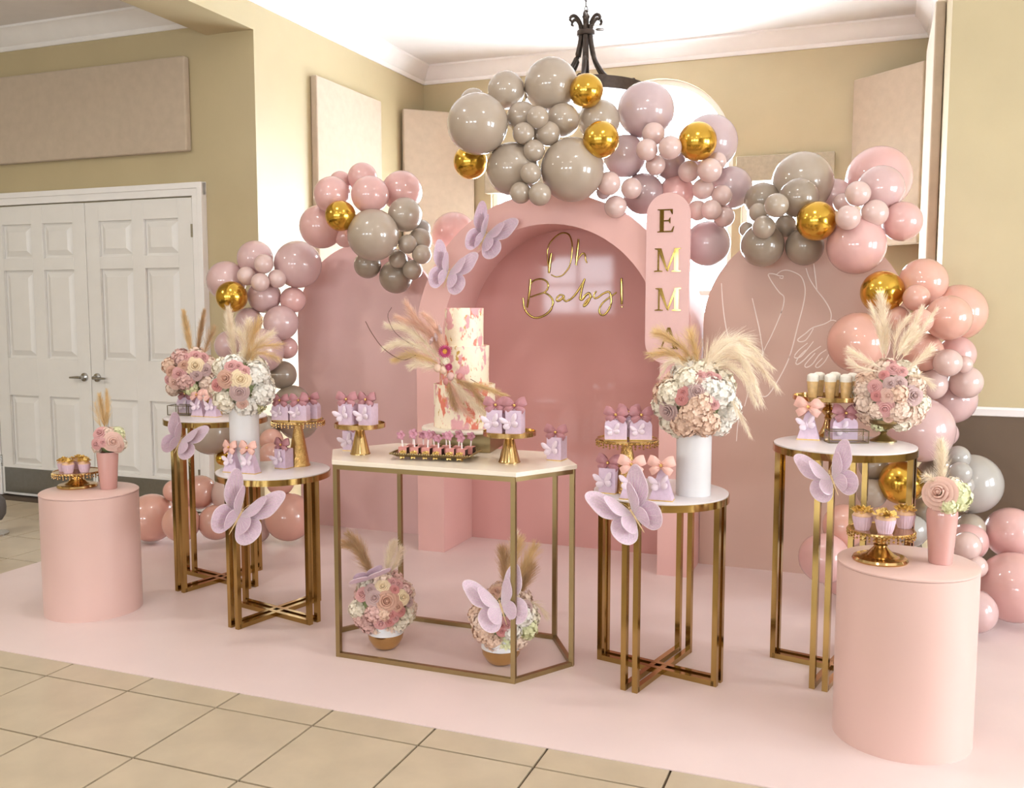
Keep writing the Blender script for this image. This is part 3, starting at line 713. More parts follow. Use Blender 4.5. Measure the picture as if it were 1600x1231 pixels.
cluster(lambda q: 5.80 if q['lay'] == 0 else 5.66, (930, 100), .2599, [
 (305,280,172,'lilac',0,'large lilac balloon highest against the arched window'),
 (180,555,130,'lilac',0,'lilac balloon right of the middle gold balloon'),
 (690,470,168,'lilac',0,'large lilac balloon behind the rightmost gold balloon of the peak'),
 (615,465,118,'gold',2,'chrome gold balloon rightmost in the peak'),
 (350,420,70,'pale',2,'small pale balloon, top of the upper foursome'),
 (311,515,67,'pale',3,'small pale balloon, left of the upper foursome'),
 (450,502,72,'pale',3,'small pale balloon, right of the upper foursome'),
 (362,608,62,'pale',2,'small pale balloon, bottom of the upper foursome'),
 (450,605,95,'mauve',0,'mauve balloon behind the upper pale foursome'),
 (82,718,73,'pale',3,'small pale balloon, left of the trio above the archway edge'),
 (218,748,65,'pale',3,'small pale balloon, right of the trio above the archway edge'),
 (123,858,69,'pale',3,'small pale balloon, lowest of the trio above the archway edge'),
 (50,770,45,'lilac',1,'little lilac balloon peeking behind the pale trio'),
 (290,780,125,'mauve',0,'mauve balloon left of the name sign top'),
 (490,775,108,'pink',0,'rosy balloon right behind the name sign top'),
 (562,646,66,'pale',2,'small pale balloon under the rightmost gold of the peak'),
 (688,640,75,'pale',3,'small pale balloon, brightest of the chain right of the sign'),
 (735,585,55,'pale',2,'small pale balloon, topmost of the chain right of the sign'),
 (648,752,66,'pale',2,'small pale balloon in the middle of the chain right of the sign'),
 (815,745,130,'lilac',0,'lilac balloon at the right end of the peak garland'),
 (760,790,64,'pale',2,'small pale balloon over the lilac one at the right end'),
 (615,880,62,'pale',2,'small pale balloon touching the name sign edge'),
 (698,877,63,'pale',3,'small pale balloon, middle of the bottom row by the sign'),
 (773,917,65,'pale',2,'small pale balloon, right of the bottom row by the sign'),
 (675,1080,138,'lilac',0,'large lilac balloon hanging beside the name sign'),
 (525,1590,95,'mauve',0,'mauve balloon hidden behind the lower end of the name sign',6.27)], gd)
board_y = lambda px: RV/((px-800)/FPX*RS+RC)
cluster(lambda q: 5.60 if q['py'] < 335 else board_y(q['px']+q['rp'])-q['rp']*5.5/FPX*1.1-.01, (1150, 220), .1875, [
 (555,345,255,'taupe',0,'large taupe balloon under the right window valance'),
 (220,495,150,'dtaupe',0,'taupe balloon at the left end above the brown-pink board'),
 (523,475,165,'dtaupe',1,'taupe balloon above the gold one over the brown-pink board'),
 (338,538,102,'taupe',3,'small taupe balloon, upper right of the foursome over the brown-pink board'),
 (185,597,80,'taupe',2,'small taupe balloon, upper left of the foursome over the brown-pink board'),
 (232,720,97,'taupe',3,'small taupe balloon, lower left of the foursome over the brown-pink board'),
 (412,710,93,'taupe',2,'small taupe balloon, lower right of the foursome over the brown-pink board'),
 (90,740,65,'taupe',0,'little taupe balloon at the leftmost edge over the brown-pink board'),
 (220,870,182,'dtaupe',1,'dark taupe balloon lowest left over the brown-pink board'),
 (572,880,160,'dtaupe',1,'dark taupe balloon directly under the gold one over the brown-pink board'),
 (668,668,168,'gold',3,'chrome gold balloon between taupe and pink over the brown-pink board'),
 (825,450,135,'blush',0,'blush balloon behind the gap right of the taupe ones'),
 (1003,870,245,'pink',1,'large pink balloon lowest over the brown-pink board'),
 (1015,440,107,'pale',3,'small pale balloon, top of the foursome right of the gold one'),
 (885,515,78,'pale',2,'small pale balloon, left of the foursome right of the gold one'),
 (933,640,105,'pale',3,'small pale balloon, bottom of the foursome right of the gold one'),
 (1155,603,115,'pale',3,'small pale balloon, right of the foursome right of the gold one'),
 (1190,315,270,'pink',0,'largest pink balloon high in front of the right corner panel'),
 (1205,400,195,'blush',1,'blush balloon in front of the highest large pink one'),
 (1385,672,165,'pink',0,'pink balloon at the far right over the brown-pink board')], ge)
fb = lambda q: 5.08 - max(0, q['py']-480)*.0011
cluster(fb, (1040, 180), .35, [
 (968,790,97,'gold',1,'chrome gold balloon at the top of the right garland'),
 (1150,745,107,'peach',0,'peach balloon highest in the right garland'),
 (1305,880,126,'peach',0,'large peach balloon at the outer edge against the tan wall'),
 (1262,905,102,'peach',1,'peach balloon in front of the large outer one'),
 (1120,815,60,'peach',2,'small peach balloon, top of the trio by the right gold one'),
 (1033,908,57,'peach',2,'small peach balloon, left of the trio by the right gold one'),
 (1140,918,55,'peach',3,'small peach balloon, right of the trio by the right gold one'),
 (860,1015,137,'peach',0,'large peach balloon in front of the drawn hand'),
 (1150,1058,88,'peach',1,'peach balloon behind the tall right plumes'),
 (1300,1068,83,'pink',0,'pink balloon under the large outer peach one'),
 (1260,1105,63,'pale',2,'small pale balloon, front of the pair above the chair rail'),
 (1330,1112,40,'pale',1,'small pale balloon, behind in the pair above the chair rail')], gf)
cluster(lambda q: 5.15 - max(0, q['py']-590)*.0013, (1200, 440), .3738, [
 (685,430,65,'pale',2,'small pale balloon just right of the tall right bouquet'),
 (827,420,70,'pale',2,'small pale balloon touching the white chair rail end'),
 (765,490,105,'blush',1,'blush balloon under the pair of small pale ones'),
 (640,620,137,'blush',2,'large blush balloon behind the tall right table top'),
 (740,635,55,'blush',1,'small blush balloon edge against the brown wall'),
 (557,840,93,'gold',2,'chrome gold balloon under the tall right table'),
 (850,845,126,'grey',1,'large grey balloon against the brown wall'),
 (795,735,50,'grey',2,'small grey balloon, top of three by the nearest vase'),
 (805,800,48,'grey',3,'small grey balloon, middle of three by the nearest vase'),
 (815,850,45,'grey',2,'small grey balloon, bottom of three by the nearest vase'),
 (690,800,62,'dtaupe',1,'dark taupe balloon right of the gold one under the tall right table'),
 (660,960,60,'dtaupe',1,'taupe balloon left behind the nearest vase'),
 (600,1040,68,'grey',2,'light grey balloon behind the nearest cupcake stand'),
 (845,1030,62,'taupe',0,'taupe balloon under the large grey one'),
 (440,770,60,'dtaupe',0,'dark taupe balloon behind the tall right table legs'),
 (435,885,62,'taupe',0,'taupe balloon left of the gold one behind the table legs')], gf)
cluster(lambda q: 4.95 - max(0, q['py']-780)*.0022, (1380, 580), .3411, [
 (585,740,118,'pink',0,'large pink balloon at the right photo edge under the brown wall'),
 (600,990,163,'pink',1,'largest pink floor balloon at the right photo edge'),
 (390,780,88,'pink',1,'pink balloon just behind the nearest vase'),
 (382,800,66,'pale',2,'small pale balloon in front of the pink one by the nearest vase'),
 (425,895,52,'pale',2,'small pale balloon, left of the pair by the plinth rim'),
 (470,932,47,'pale',1,'small pale balloon, right of the pair by the plinth rim'),
 (420,1100,100,'blush',2,'blush floor balloon half hidden by the nearest plinth'),
 (480,1040,42,'blush',1,'small blush balloon above the blush floor one')], gf)
cluster(lambda q: 4.95, (1200, 440), .3738, [
 (320,1020,92,'peach',0,'peach balloon behind the tall right table, left of the cupcakes'),
 (235,1155,106,'pink',1,'pink floor balloon behind the tall right table legs'),
 (310,1230,85,'pink',1,'pink floor balloon mostly hidden by the nearest plinth')], gf)
# ================================================================== SMALL KIT
ZTL, ZML, ZMR, ZTR, ZH = TL[2], ML[2], MR[2], TR[2], HZ
ZPL, ZPR = ZF+PL[3], ZF+PR[3]
def wing_poly(kind):
    if kind == 'fore': p = [(0, .02), (.07, .22), (.22, .52), (.40, .80), (.57, .96), (.74, 1.02), (.86, .97), (.89, .84), (.86, .66), (.82, .48), (.74, .30), (.58, .16), (.36, .06), (.14, 0), (0, -.02)]
    else: p = [(0, .0), (.14, .08), (.36, .14), (.58, .10), (.72, -.06), (.74, -.26), (.66, -.46), (.48, -.60), (.28, -.60), (.14, -.46), (.05, -.24), (0, -.08)]
    return [(q.x, q.y) for q in spline([(a, b, 0) for a, b in p], 3)]
def wing_mesh(kind, m, th=.012):
    p = wing_poly(kind); cx, cy = (.45, .5) if kind == 'fore' else (.34, -.2)
    n = len(p); b = MB(); rings = (1.0, .66, .33)
    for zs in (0, -th):
        vs = []
        for k in rings:
            for (x, y) in p:
                xx, yy = cx+(x-cx)*k, cy+(y-cy)*k
                vs.append((xx, yy, zs + .10*(xx*xx) - .05*xx + .012*math.sin(9*math.atan2(yy, xx+.05))*min(1, math.hypot(xx, yy))))
        vs.append((cx, cy, zs + .10*cx*cx-.05*cx))
        fs = []
        for k in range(len(rings)-1):
            for i in range(n):
                j = (i+1) % n; fs.append((k*n+i, k*n+j, (k+1)*n+j, (k+1)*n+i))
        k = len(rings)-1
        for i in range(n): fs.append((k*n+i, k*n+(i+1) % n, len(vs)-1))
        b.add(vs, fs if zs == 0 else [f[::-1] for f in fs])
    L = n*len(rings)+1
    b.f += [(i, L+i, L+(i+1) % n, (i+1) % n) for i in range(n)]
    return b.mesh(kind+'wing', m, True, 50)
def vein_mesh(kind):
    p = wing_poly(kind); b = MB(); o = (.03, .02) if kind == 'fore' else (.03, -.04)
    zf = lambda x, y: .10*x*x - .05*x + .012*math.sin(9*math.atan2(y, x+.05))*min(1, math.hypot(x, y)) + .008
    for k in range(5, len(p)-4, 3):
        x, y = p[k]; pts = []
        for t in (.12, .4, .66, .9): pts.append((o[0]+(x-o[0])*t, o[1]+(y-o[1])*t, zf(o[0]+(x-o[0])*t, o[1]+(y-o[1])*t)))
        b.tube(pts, [.004, .009, .008, .002], 4)
    b.tube([(x*.985, y*.985, zf(x, y)-.004) for x, y in p] + [(p[0][0]*.985, p[0][1]*.985, zf(*p[0])-.004)], .007, 4, False)
    return b.mesh(kind+'wing_veins', M['veins'], True)
WM_ = {k: (wing_mesh(k, M['lilac']), vein_mesh(k)) for k in ('fore', 'hind')}
def butterfly(label, px, py, Y, size, roll, nrm=None, folds=(25, 25), parentless=True, tilt=0):
    c = at(px, py, Y); t = thing('fabric_butterfly', label, 'butterfly', c, 0, 'lilac fabric butterflies')
    n = Vector(nrm) if nrm is not None else (CAMP-c)
    t.rotation_euler = facing(n, math.radians(roll)).to_euler()
    S = size/pxm(c)/1.2
    for sgn, fo in ((1, folds[1]), (-1, folds[0])):
        for lay, (sc, ex, off) in enumerate(((1.0, 0, 0), (.70, 22, .012))):
            for kind in ('fore', 'hind'):
                R = Matrix.Rotation(math.radians(-(fo+ex))*sgn, 3, 'Y')
                mm = R.to_4x4() @ Matrix.Diagonal((sgn*S*sc, S*sc, S*sc, 1)); mm.translation = (sgn*.01*S, 0, .01+off*S*4 + (.004*S if kind == 'fore' else 0))
                o = link('%swing' % kind if lay == 0 else 'inner_%swing' % kind, WM_[kind][0], t); o.matrix_local = mm
                v = link('wing_veins', WM_[kind][1], o)
    MB().tube([(0, .16*S, .02*S+.012), (0, .10*S, .03*S+.014), (0, -.1*S, .03*S+.014), (0, -.34*S, .01*S+.014), (0, -.52*S, .014)], [.012*S, .032*S, .030*S, .020*S, .008*S], 8).ball((0, .17*S, .03*S+.014), .035*S, 8, 6).build('body', M['cord'], t)
    for s_ in (-1, 1): MB().tube(bez((s_*.01*S, .18*S, .02), (s_*.04*S, .34*S, .03+.02*S), (s_*.17*S, .42*S, .03), 6), .007*S, 4).ball((s_*.17*S, .42*S, .03), .013*S, 6, 4).build('antenna', M['cord'], t)
    return t

# ---- bow and favor boxes
def bow_mesh(m):
    b = MB()
    for sg in (1, -1):
        for (L, h0, h1, tilt, dz) in ((.052, .006, .021, .34, .004), (.046, .005, .015, -.52, -.003)):
            nu, nv = 6, 6; g = []
            for face in (-1, 1):
                vs = []
                for i in range(nu+1):
                    t = i/nu
                    for j in range(nv+1):
                        s_ = -1+2*j/nv
                        x = L*t; z = (h0+(h1-h0)*math.sin(min(1, t*1.25)*PI/2))*s_*(1-.18*t**6)
                        y = face*(.013*math.sin(PI*min(1, t*.96))*(1-.55*s_*s_)+.001) + .0022*math.cos(3.2*PI*s_)*(1-t)*face
                        xr = x*math.cos(tilt)-z*math.sin(tilt); zr = x*math.sin(tilt)+z*math.cos(tilt)
                        vs.append((sg*xr, y-.004, zr+dz))
                fs = [(i*(nv+1)+j, (i+1)*(nv+1)+j, (i+1)*(nv+1)+j+1, i*(nv+1)+j+1) for i in range(nu) for j in range(nv)]
                b.add(vs, fs)
    return b.mesh('bow', m, True, 60)
BOW = {'rose': bow_mesh(M['rosebow']), 'peach': bow_mesh(M['peachbow'])}
bead_me = MB().ball((0, -.012, 0), .0065, 8, 6).mesh('bead', M['pearl'])
def card_mesh():
    b = MB()
    for sg in (1, -1):
        for kind in ('fore', 'hind'):
            p = [(sg*x*.045, y*.036) for x, y in wing_poly(kind)[::2]]; n = len(p); cx = sum(a for a, _ in p)/n; cz = sum(c for _, c in p)/n
            lift = .006 if kind == 'fore' else .004
            vs = [(x, -.001-abs(x)*.22, z) for x, z in p] + [(cx+(x-cx)*.7, -.004-abs(x)*.22, cz+(z-cz)*.7) for x, z in p] + [(cx, -lift-.002-abs(cx)*.2, cz)]
            b.add(vs, [(i, (i+1) % n, n+(i+1) % n, n+i) for i in range(n)] + [(n+i, n+(i+1) % n, 2*n) for i in range(n)])
    b.tube([(0, -.004, .014), (0, -.006, 0), (0, -.003, -.016)], [.001, .003, .001], 6)
    return b.mesh('card_butterfly', M['boxbf'], True, 40)
CARD = card_mesh()
def box_body(kind, w_, d_, h):
    b = MB()
    if kind == 'square': b.box(-w_/2, w_/2, -d_/2, d_/2, .002, h)
    elif kind == 'gable':
        r = w_*.26; pl = [(-w_/2, .002), (w_/2, .002)] + [(w_/2-r+r*math.cos(a), h-r+r*math.sin(a)) for a in [PI/2*i/6 for i in range(7)]] + [(-w_/2+r+r*math.cos(a), h-r+r*math.sin(a)) for a in [PI/2+PI/2*i/6 for i in range(7)]]
        b.prism(pl, -d_/2, d_/2, lambda a, z, c: (a, c, z))
    else:
        k = .34; zt = h
        vs = [(sx*w_/2, sy*d_/2, .002) for sx, sy in ((-1,-1),(1,-1),(1,1),(-1,1))] + [(sx*w_*k/2, sy*d_*.5/2, zt*.80) for sx, sy in ((-1,-1),(1,-1),(1,1),(-1,1))] + [(sx*w_*.46/2, sy*.006/2, zt) for sx, sy in ((-1,-1),(1,-1),(1,1),(-1,1))]
        fs = [(0, 3, 2, 1), (8, 9, 10, 11)]
        for o_ in (0, 4):
            for i in range(4): fs.append((o_+i, o_+(i+1) % 4, o_+4+(i+1) % 4, o_+4+i))
        b.add(vs, fs)
    return b.mesh('box_body', M['boxp'], True, 30)
BOXD = {'square': (.068, .066, .102), 'gable': (.094, .05, .088), 'taper': (.088, .055, .128)}
BOXM = {k: box_body(k, *v) for k, v in BOXD.items()}
EDGE = {k: MB().box(-v[0]/2-.0006, v[0]/2+.0006, -v[1]/2-.0006, v[1]/2+.0006, 0, .004).mesh('gold_edge', M['goldleaf'], False) for k, v in BOXD.items()}
def favor(label, kind, p, bow='rose', sc=1.0, rot=-21, group='lilac favor boxes with bows', card=True, bs=1.0):
    t = thing('favor_box', label, 'favor box', p, math.radians(rot), group)
    w_, d_, h = BOXD[kind]
    link('box_body', BOXM[kind], t, None, None, sc); link('gold_edge', EDGE[kind], t, None, None, sc)
    zb = h*sc + (.020 if kind != 'taper' else .004)
    b = link('bow', BOW[bow], t, (0, -.012 if kind != 'taper' else -.018*sc, zb), (math.radians(-12), 0, math.radians(rnd.uniform(-14, 14))), sc*bs)
    link('bead', bead_me, b)
    if card:
        if kind == 'taper': link('card_butterfly', CARD, t, (-.006*sc, -d_*.42*sc, h*.48*sc), (math.radians(-14), math.radians(rnd.uniform(-18, 8)), 0), sc*.95)
        else: link('card_butterfly', CARD, t, (-.012*sc, -d_/2*sc-.001, h*.47*sc), (0, math.radians(rnd.uniform(-30, -10)), 0), sc*(1.0 if kind == 'square' else .8))
    return t

# ---- cake stands
def stand_cone(label, p, rb_, h, rp, m='goldstand', lace=False, rim=.012):
    t = thing('cake_stand', label, 'cake stand', p, 0, 'gold cake stands')
    prof = [(rb_, 0), (rb_, .003), (rb_*.93, .008), (rb_*.40, h*.86), (rb_*.36, h*.90), (rb_*.40, h-.012), (0, h-.012)] if not lace else \
           [(rb_, 0), (rb_, .004), (rb_*.92, .012), (rb_*.62, h*.5), (rb_*.38, h*.84), (rb_*.42, h*.92), (rb_*.6, h-.012), (0, h-.012)]
    MB().lathe(prof, 40).build('cone_base', M[m], t, True, 35)
    pl = MB().lathe([(0, h-.012), (rp-.004, h-.012), (rp, h-.010), (rp, h+rim), (rp-.003, h+rim), (rp-.004, h), (0, h)], 48).build('plate', M['goldstand'], t, True, 35)
    if lace: lace_part(t, rp, h-.008)
    return t
def lace_part(t, rp, z):
    b = MB(); N_ = 44
    for i in range(N_):
        a = 2*PI*i/N_; c, s_ = math.cos(a), math.sin(a)
        b.ball((c*rp, s_*rp, z), .0062, 6, 4); b.ball((c*(rp+.001), s_*(rp+.001), z-.010-.004*(i % 2)), .0052, 6, 4)
        if i % 2 == 0: b.ball((c*rp, s_*rp, z-.020), .0042, 6, 4)
    b.build('lace_edge', M['goldstand'], t)
def stand_ornate(label, p, rb_, h, rp, ball=False):
    t = thing('cake_stand', label, 'cake stand', p, 0, 'gold cake stands')
    if not ball: prof = [(rb_, 0), (rb_*1.02, .006), (rb_*.97, .014), (rb_*.86, .018), (rb_*.74, .016), (rb_*.5, .026), (rb_*.30, .046), (rb_*.22, .056), (rb_*.27, .060), (rb_*.20, .066), (rb_*.24, h-.040), (rb_*.34, h-.030), (rb_*.50, h-.016), (rb_*.7, h-.008), (0, h-.008)]
    else: prof = [(rb_, 0), (rb_, .008), (rb_*.75, .018), (rb_*.45, .05), (rb_*.28, .08), (rb_*.36, .088), (rb_*.26, .096)] + [(.012+.018*math.sin(PI*k/8), .096+.045*k/8) for k in range(9)] + [(.018, .145), (.012, .15), (.014, h-.02), (.03, h-.008), (0, h-.008)]
    MB().lathe(prof, 40).build('pedestal', M['goldstand'], t, True, 35)
    MB().lathe([(0, h-.008), (rp*.96, h-.008), (rp, h-.005), (rp, h+(.003 if not ball else .014)), (rp*.97, h+(.003 if not ball else .014)), (rp*.96, h), (0, h)], 48).build('plate', M['goldstand'], t, True, 35)
    if not ball: lace_part(t, rp, h-.006)
    return t
# ---- cupcakes
def cup_mesh():
    def wob(a, j): return .035*math.cos(20*a) if 0 < j < 4 else 0
    return MB().lathe([(0, 0), (.022, 0), (.026, .012), (.031, .034), (.034, .048), (.030, .046), (0, .044)], 80, wob=wob).mesh('paper_cup', M['wrap'], True, 30)
def petal_cluster(n, R, h, m, seed, size=.014):
    r_ = random.Random(seed); b = MB()
    for k in range(n):
        a = r_.uniform(0, 2*PI); rr = R*math.sqrt(r_.random()); c = Vector((rr*math.cos(a), rr*math.sin(a), h*(1-.5*(rr/R)**2)))
        nrm = Vector((r_.uniform(-.8, .8), r_.uniform(-.8, .8), 1)).normalized(); x = nrm.orthogonal().normalized(); y = nrm.cross(x)
        for q in range(4):
            an = q*PI/2+r_.uniform(-.3, .3); d = x*math.cos(an)+y*math.sin(an); e_ = nrm.cross(d); s_ = size*r_.uniform(.8, 1.25)
            b.add([c, c+d*s_*.6+e_*s_*.42+nrm*s_*.25, c+d*s_*1.1+nrm*s_*.55, c+d*s_*.6-e_*s_*.42+nrm*s_*.25], [(0, 1, 2, 3)])
    return b.mesh('gold_petals', m, False)
CUP = cup_mesh(); TOPC = MB().lathe([(.0315, .045), (.033, .050), (.026, .060), (.012, .066), (0, .067)], 20).mesh('frosting', M['wraptop'])
PET = [petal_cluster(20, .030, .018, M['goldleaf'], s_, .016) for s_ in (1, 2, 3)]
def cupcake(label, p, group, sc=1.0):
    t = thing('cupcake', label, 'cupcake', p, rnd.uniform(0, 6), group)
    link('paper_cup', CUP, t, None, None, sc); link('frosting', TOPC, t, None, None, sc); link('gold_petals', PET[rnd.randrange(3)], t, (0, 0, .050*sc), None, sc)

# ---- flowers
def rose_mesh(m, seed):
    r_ = random.Random(seed); b = MB()
    for (k, R0, R1, z1, half, th) in ((3, .05, .20, .86, 1.25, .0), (4, .08, .36, .80, 1.0, .4), (5, .12, .56, .66, .85, .1), (5, .16, .78, .46, .85, .7), (6, .20, 1.0, .24, .78, .2)):
        for i in range(k):
            ph = th+2*PI*(i+r_.uniform(-.12, .12))/k; nu, nv = 5, 4; vs = []
            for a in range(nu+1):
                s_ = -1+2*a/nu
                for c in range(nv+1):
                    t = c/nv; an = ph+s_*half*(.55+.45*math.sin(PI*min(1, t*.8+.1)))
                    rr = R0+(R1-R0)*(t**.7)+.10*R1*t**5; z = z1*math.sin(t*PI*.52)-.10*t**5-.14*z1*s_*s_*t + .03*(s_ > 0)
                    vs.append((rr*math.cos(an), rr*math.sin(an), z-.3))
            b.add(vs, [(a*(nv+1)+c, (a+1)*(nv+1)+c, (a+1)*(nv+1)+c+1, a*(nv+1)+c+1) for a in range(nu) for c in range(nv)])
    b.ball((0, 0, .34), .15, 8, 5)
    return b.mesh('rose', m, True, 80)
ROSE = {}
for k in ('pink', 'coral', 'mauve', 'blush', 'cream', 'dusty'): ROSE[k] = [rose_mesh(M['rose_'+k], s_) for s_ in (1, 2)]
def hyd_mesh(m, seed, N_=110):
    r_ = random.Random(seed); b = MB().ball((0, 0, 0), .80, 14, 8)
    for i in range(N_):
        z = 1-(i+.5)/N_*1.55; rr = math.sqrt(max(0, 1-z*z)); a = i*2.39996
        n_ = Vector((rr*math.cos(a), rr*math.sin(a), z)); n_ = (n_+Vector((r_.uniform(-.3, .3), r_.uniform(-.3, .3), r_.uniform(-.3, .3)))).normalized()
        c = n_*r_.uniform(.80, 1.04); x = n_.orthogonal().normalized(); y = n_.cross(x); an0 = r_.uniform(0, 6)
        for q in range(4):
            an = an0+q*PI/2; d = x*math.cos(an)+y*math.sin(an); e_ = n_.cross(d); s_ = r_.uniform(.17, .25)
            b.add([c-n_*.03, c+d*s_*.55+e_*s_*.5+n_*.02, c+d*s_*1.02+e_*s_*.22+n_*.035, c+d*s_*1.02-e_*s_*.22+n_*.035, c+d*s_*.55-e_*s_*.5+n_*.02], [(0, 1, 2, 3, 4)])
    return b.mesh('hydrangea', m, True, 25)
HYD = {k: [hyd_mesh(M['hyd_'+k], s_) for s_ in (1, 2)] for k in ('cream', 'white', 'green', 'blush', 'peach', 'pink')}
def plume(parent, base, pts, m, n=420, L=.07, spread=.5, droop=.5, t0=.3, width=.0016, seed=1, stemr=.002):
    n = int(n*2.2); width *= 1.15; spread *= 1.3; L *= 1.25 if droop < .3 else 1.0
    """a pampas plume: a curved stem through pts (world) with hundreds of fine barbs"""
    r_ = random.Random(seed); P = spline([Vector(p)-base for p in pts], 8) if len(pts) > 2 else [Vector(p)-base for p in pts]
    b = MB().tube(P, [stemr*(1-.7*i/(len(P)-1)) for i in range(len(P))], 5); K = len(P)-1
    for i in range(n):
        t = t0+(1-t0)*(r_.random()**.9); f = t*K; j = min(int(f), K-1); c = P[j].lerp(P[j+1], f-j); tan = (P[j+1]-P[j]).normalized()
        d = Vector((r_.gauss(0, 1), r_.gauss(0, 1), r_.gauss(0, 1))); d = (d-tan*d.dot(tan)).normalized()
        env = math.sin(PI*min(1, (t-t0)/(1-t0)*.86+.16))
        l = L*r_.uniform(.55, 1.15)*(.45+.55*env)
        v = (tan*(1-spread*.5)+d*spread*r_.uniform(.35, 1.0)).normalized(); q = c.copy(); pr = [q.copy()]; S_ = 4
        for s_ in range(S_):
            v = (v+Vector((0, 0, -droop*.22))).normalized(); q = q+v*(l/S_); pr.append(q.copy())
        sd = v.cross(Vector((r_.uniform(-1, 1), r_.uniform(-1, 1), r_.uniform(-1, 1)))).normalized(); vs = []
        for s_, p_ in enumerate(pr):
            w_ = width*(1-.75*s_/S_)*.5; vs += [p_-sd*w_, p_+sd*w_]
        b.add(vs, [(2*s_, 2*s_+1, 2*s_+3, 2*s_+2) for s_ in range(S_)])
    me = bpy.data.meshes.new('pampas_plume'); me.from_pydata([tuple(v) for v in b.v], [], b.f); me.materials.append(m)
    return link('pampas_plume', me, parent)
def sphere_hit(px, py, c, R):
    r = ray(px, py).normalized(); oc = CAMP-c; B = oc.dot(r); D = B*B-(oc.dot(oc)-R*R)
    if D < 0:
        p = CAMP+r*(-B); d = (p-c).normalized(); return c+d*R, d
    p = CAMP+r*(-B-math.sqrt(D)); return p, (p-c).normalized()
def bouquet(t, cpx, Y, Rpx, roses, hyds, fill, seed=3, squash=1.0, nfill=16):
    base = t.location.copy(); c = at(cpx[0], cpx[1], Y); k = pxm(c); R = Rpx/k; r_ = random.Random(seed)
    MB().ball((0, 0, 0), R*.72, 16, 10).build('flower_foam', M['leaf'], t).location = c-base
    def put(kind, me, p, nrm, s_):
        link(kind, me, t, p-base, facing(nrm, r_.uniform(0, 6)), s_)
    for (px, py, rp, colr) in hyds:
        rr = rp/k; p, n_ = sphere_hit(px, py, c, max(R-rr*.62, R*.5)); put('hydrangea', HYD[colr][r_.randrange(2)], p, n_, rr)
    for (px, py, rp, colr) in roses:
        rr = rp/k; p, n_ = sphere_hit(px, py, c, R*1.0); n_ = (n_+(CAMP-p).normalized()*.5).normalized()
        put('rose', ROSE[colr][r_.randrange(2)], p-n_*rr*.25, n_, rr*1.08)
    for i in range(nfill):
        z = 1-(i+.5)/nfill*1.6; q = math.sqrt(1-z*z); a = i*2.39996+seed; n_ = Vector((q*math.cos(a), q*math.sin(a), z))
        if n_.y < -.25 and z < .8: continue
        put('hydrangea', HYD[fill[i % len(fill)]][i % 2], c+n_*R*.66, n_, R*.40)
    return c, R, k
# ================================================================== LEFT PLINTH
p = tp(121, 760, ZPL); k = pxm(p)
zpl = .085
stand_ornate('ornate gold cake stand with cupcakes on the left plinth', p, 29/k, zpl, 35/k)
cg = 'gold-topped cupcakes on the left plinth'
pc = p+Vector((0, 0, zpl+.0005))
for (dx, dy, lb) in ((-.068, -.005, 'cupcake at the left of the left plinth stand'), (-.016, -.062, 'front cupcake on the left plinth stand'), (.058, -.035, 'cupcake at the right of the left plinth stand, beside the pink vase'),
                     (.018, .035, 'rear middle cupcake on the left plinth stand'), (-.03, .075, 'rear left cupcake on the left plinth stand')):
    cupcake(lb, pc+Vector((dx, dy, 0)), cg, .95)
def tall_vase(t, r0, r1, rs, h, m, necked=False):
    pr = [(0, 0), (r0*.94, 0), (r0, .004), (r0+(r1-r0)*.5, h*.5), (r1, h*.93), (r1*(.98 if not necked else .90), h), (r1*.86, h-.002), (r1*.80, h*.9), (0, h*.88)]
    if necked: pr = [(0, 0), (r0*.94, 0), (r0, .004), (r0+(r1-r0)*.6, h*.5), (r1, h*.80), (r1*.98, h*.90), (r1*.85, h*.98), (r1*.72, h), (r1*.66, h*.97), (0, h*.92)]
    MB().lathe(pr, 40).build('vase', m, t, True, 40)
p = tp(170, 763, ZPL); k = pxm(p)
t = thing('flower_arrangement', 'pink tumbler vase of roses beside the cupcakes on the left plinth', 'flowers', p, 0, 'flower arrangements')
tall_vase(t, 12.5/k, 16/k, 0, 58/k, M['pinkcer'])
bouquet(t, (170, 690), p.y, 24, [(177,690,13,'blush'),(155,675,10,'pink'),(149,694,8,'pink'),(160,691,7,'pink'),(186,698,9,'blush')], [(186,676,12,'green'),(192,694,10,'cream'),(150,702,8,'blush')], ['blush', 'cream'], 5, nfill=12)
Yv = p.y
plume(t, p, [at(164, 672, Yv+.01), at(161, 650, Yv+.01), at(155, 618, Yv+.02)], M['pam_gold'], 260, .05, .4, .05, .1, .0014, 11)
plume(t, p, [at(166, 672, Yv), at(168, 645, Yv), at(167, 612, Yv)], M['pam_gold'], 220, .045, .35, .05, .1, .0014, 12)
plume(t, p, [at(160, 676, Yv), at(154, 655, Yv), at(148, 630, Yv)], M['pam_gold'], 60, .05, .5, .1, .2, .0012, 13)

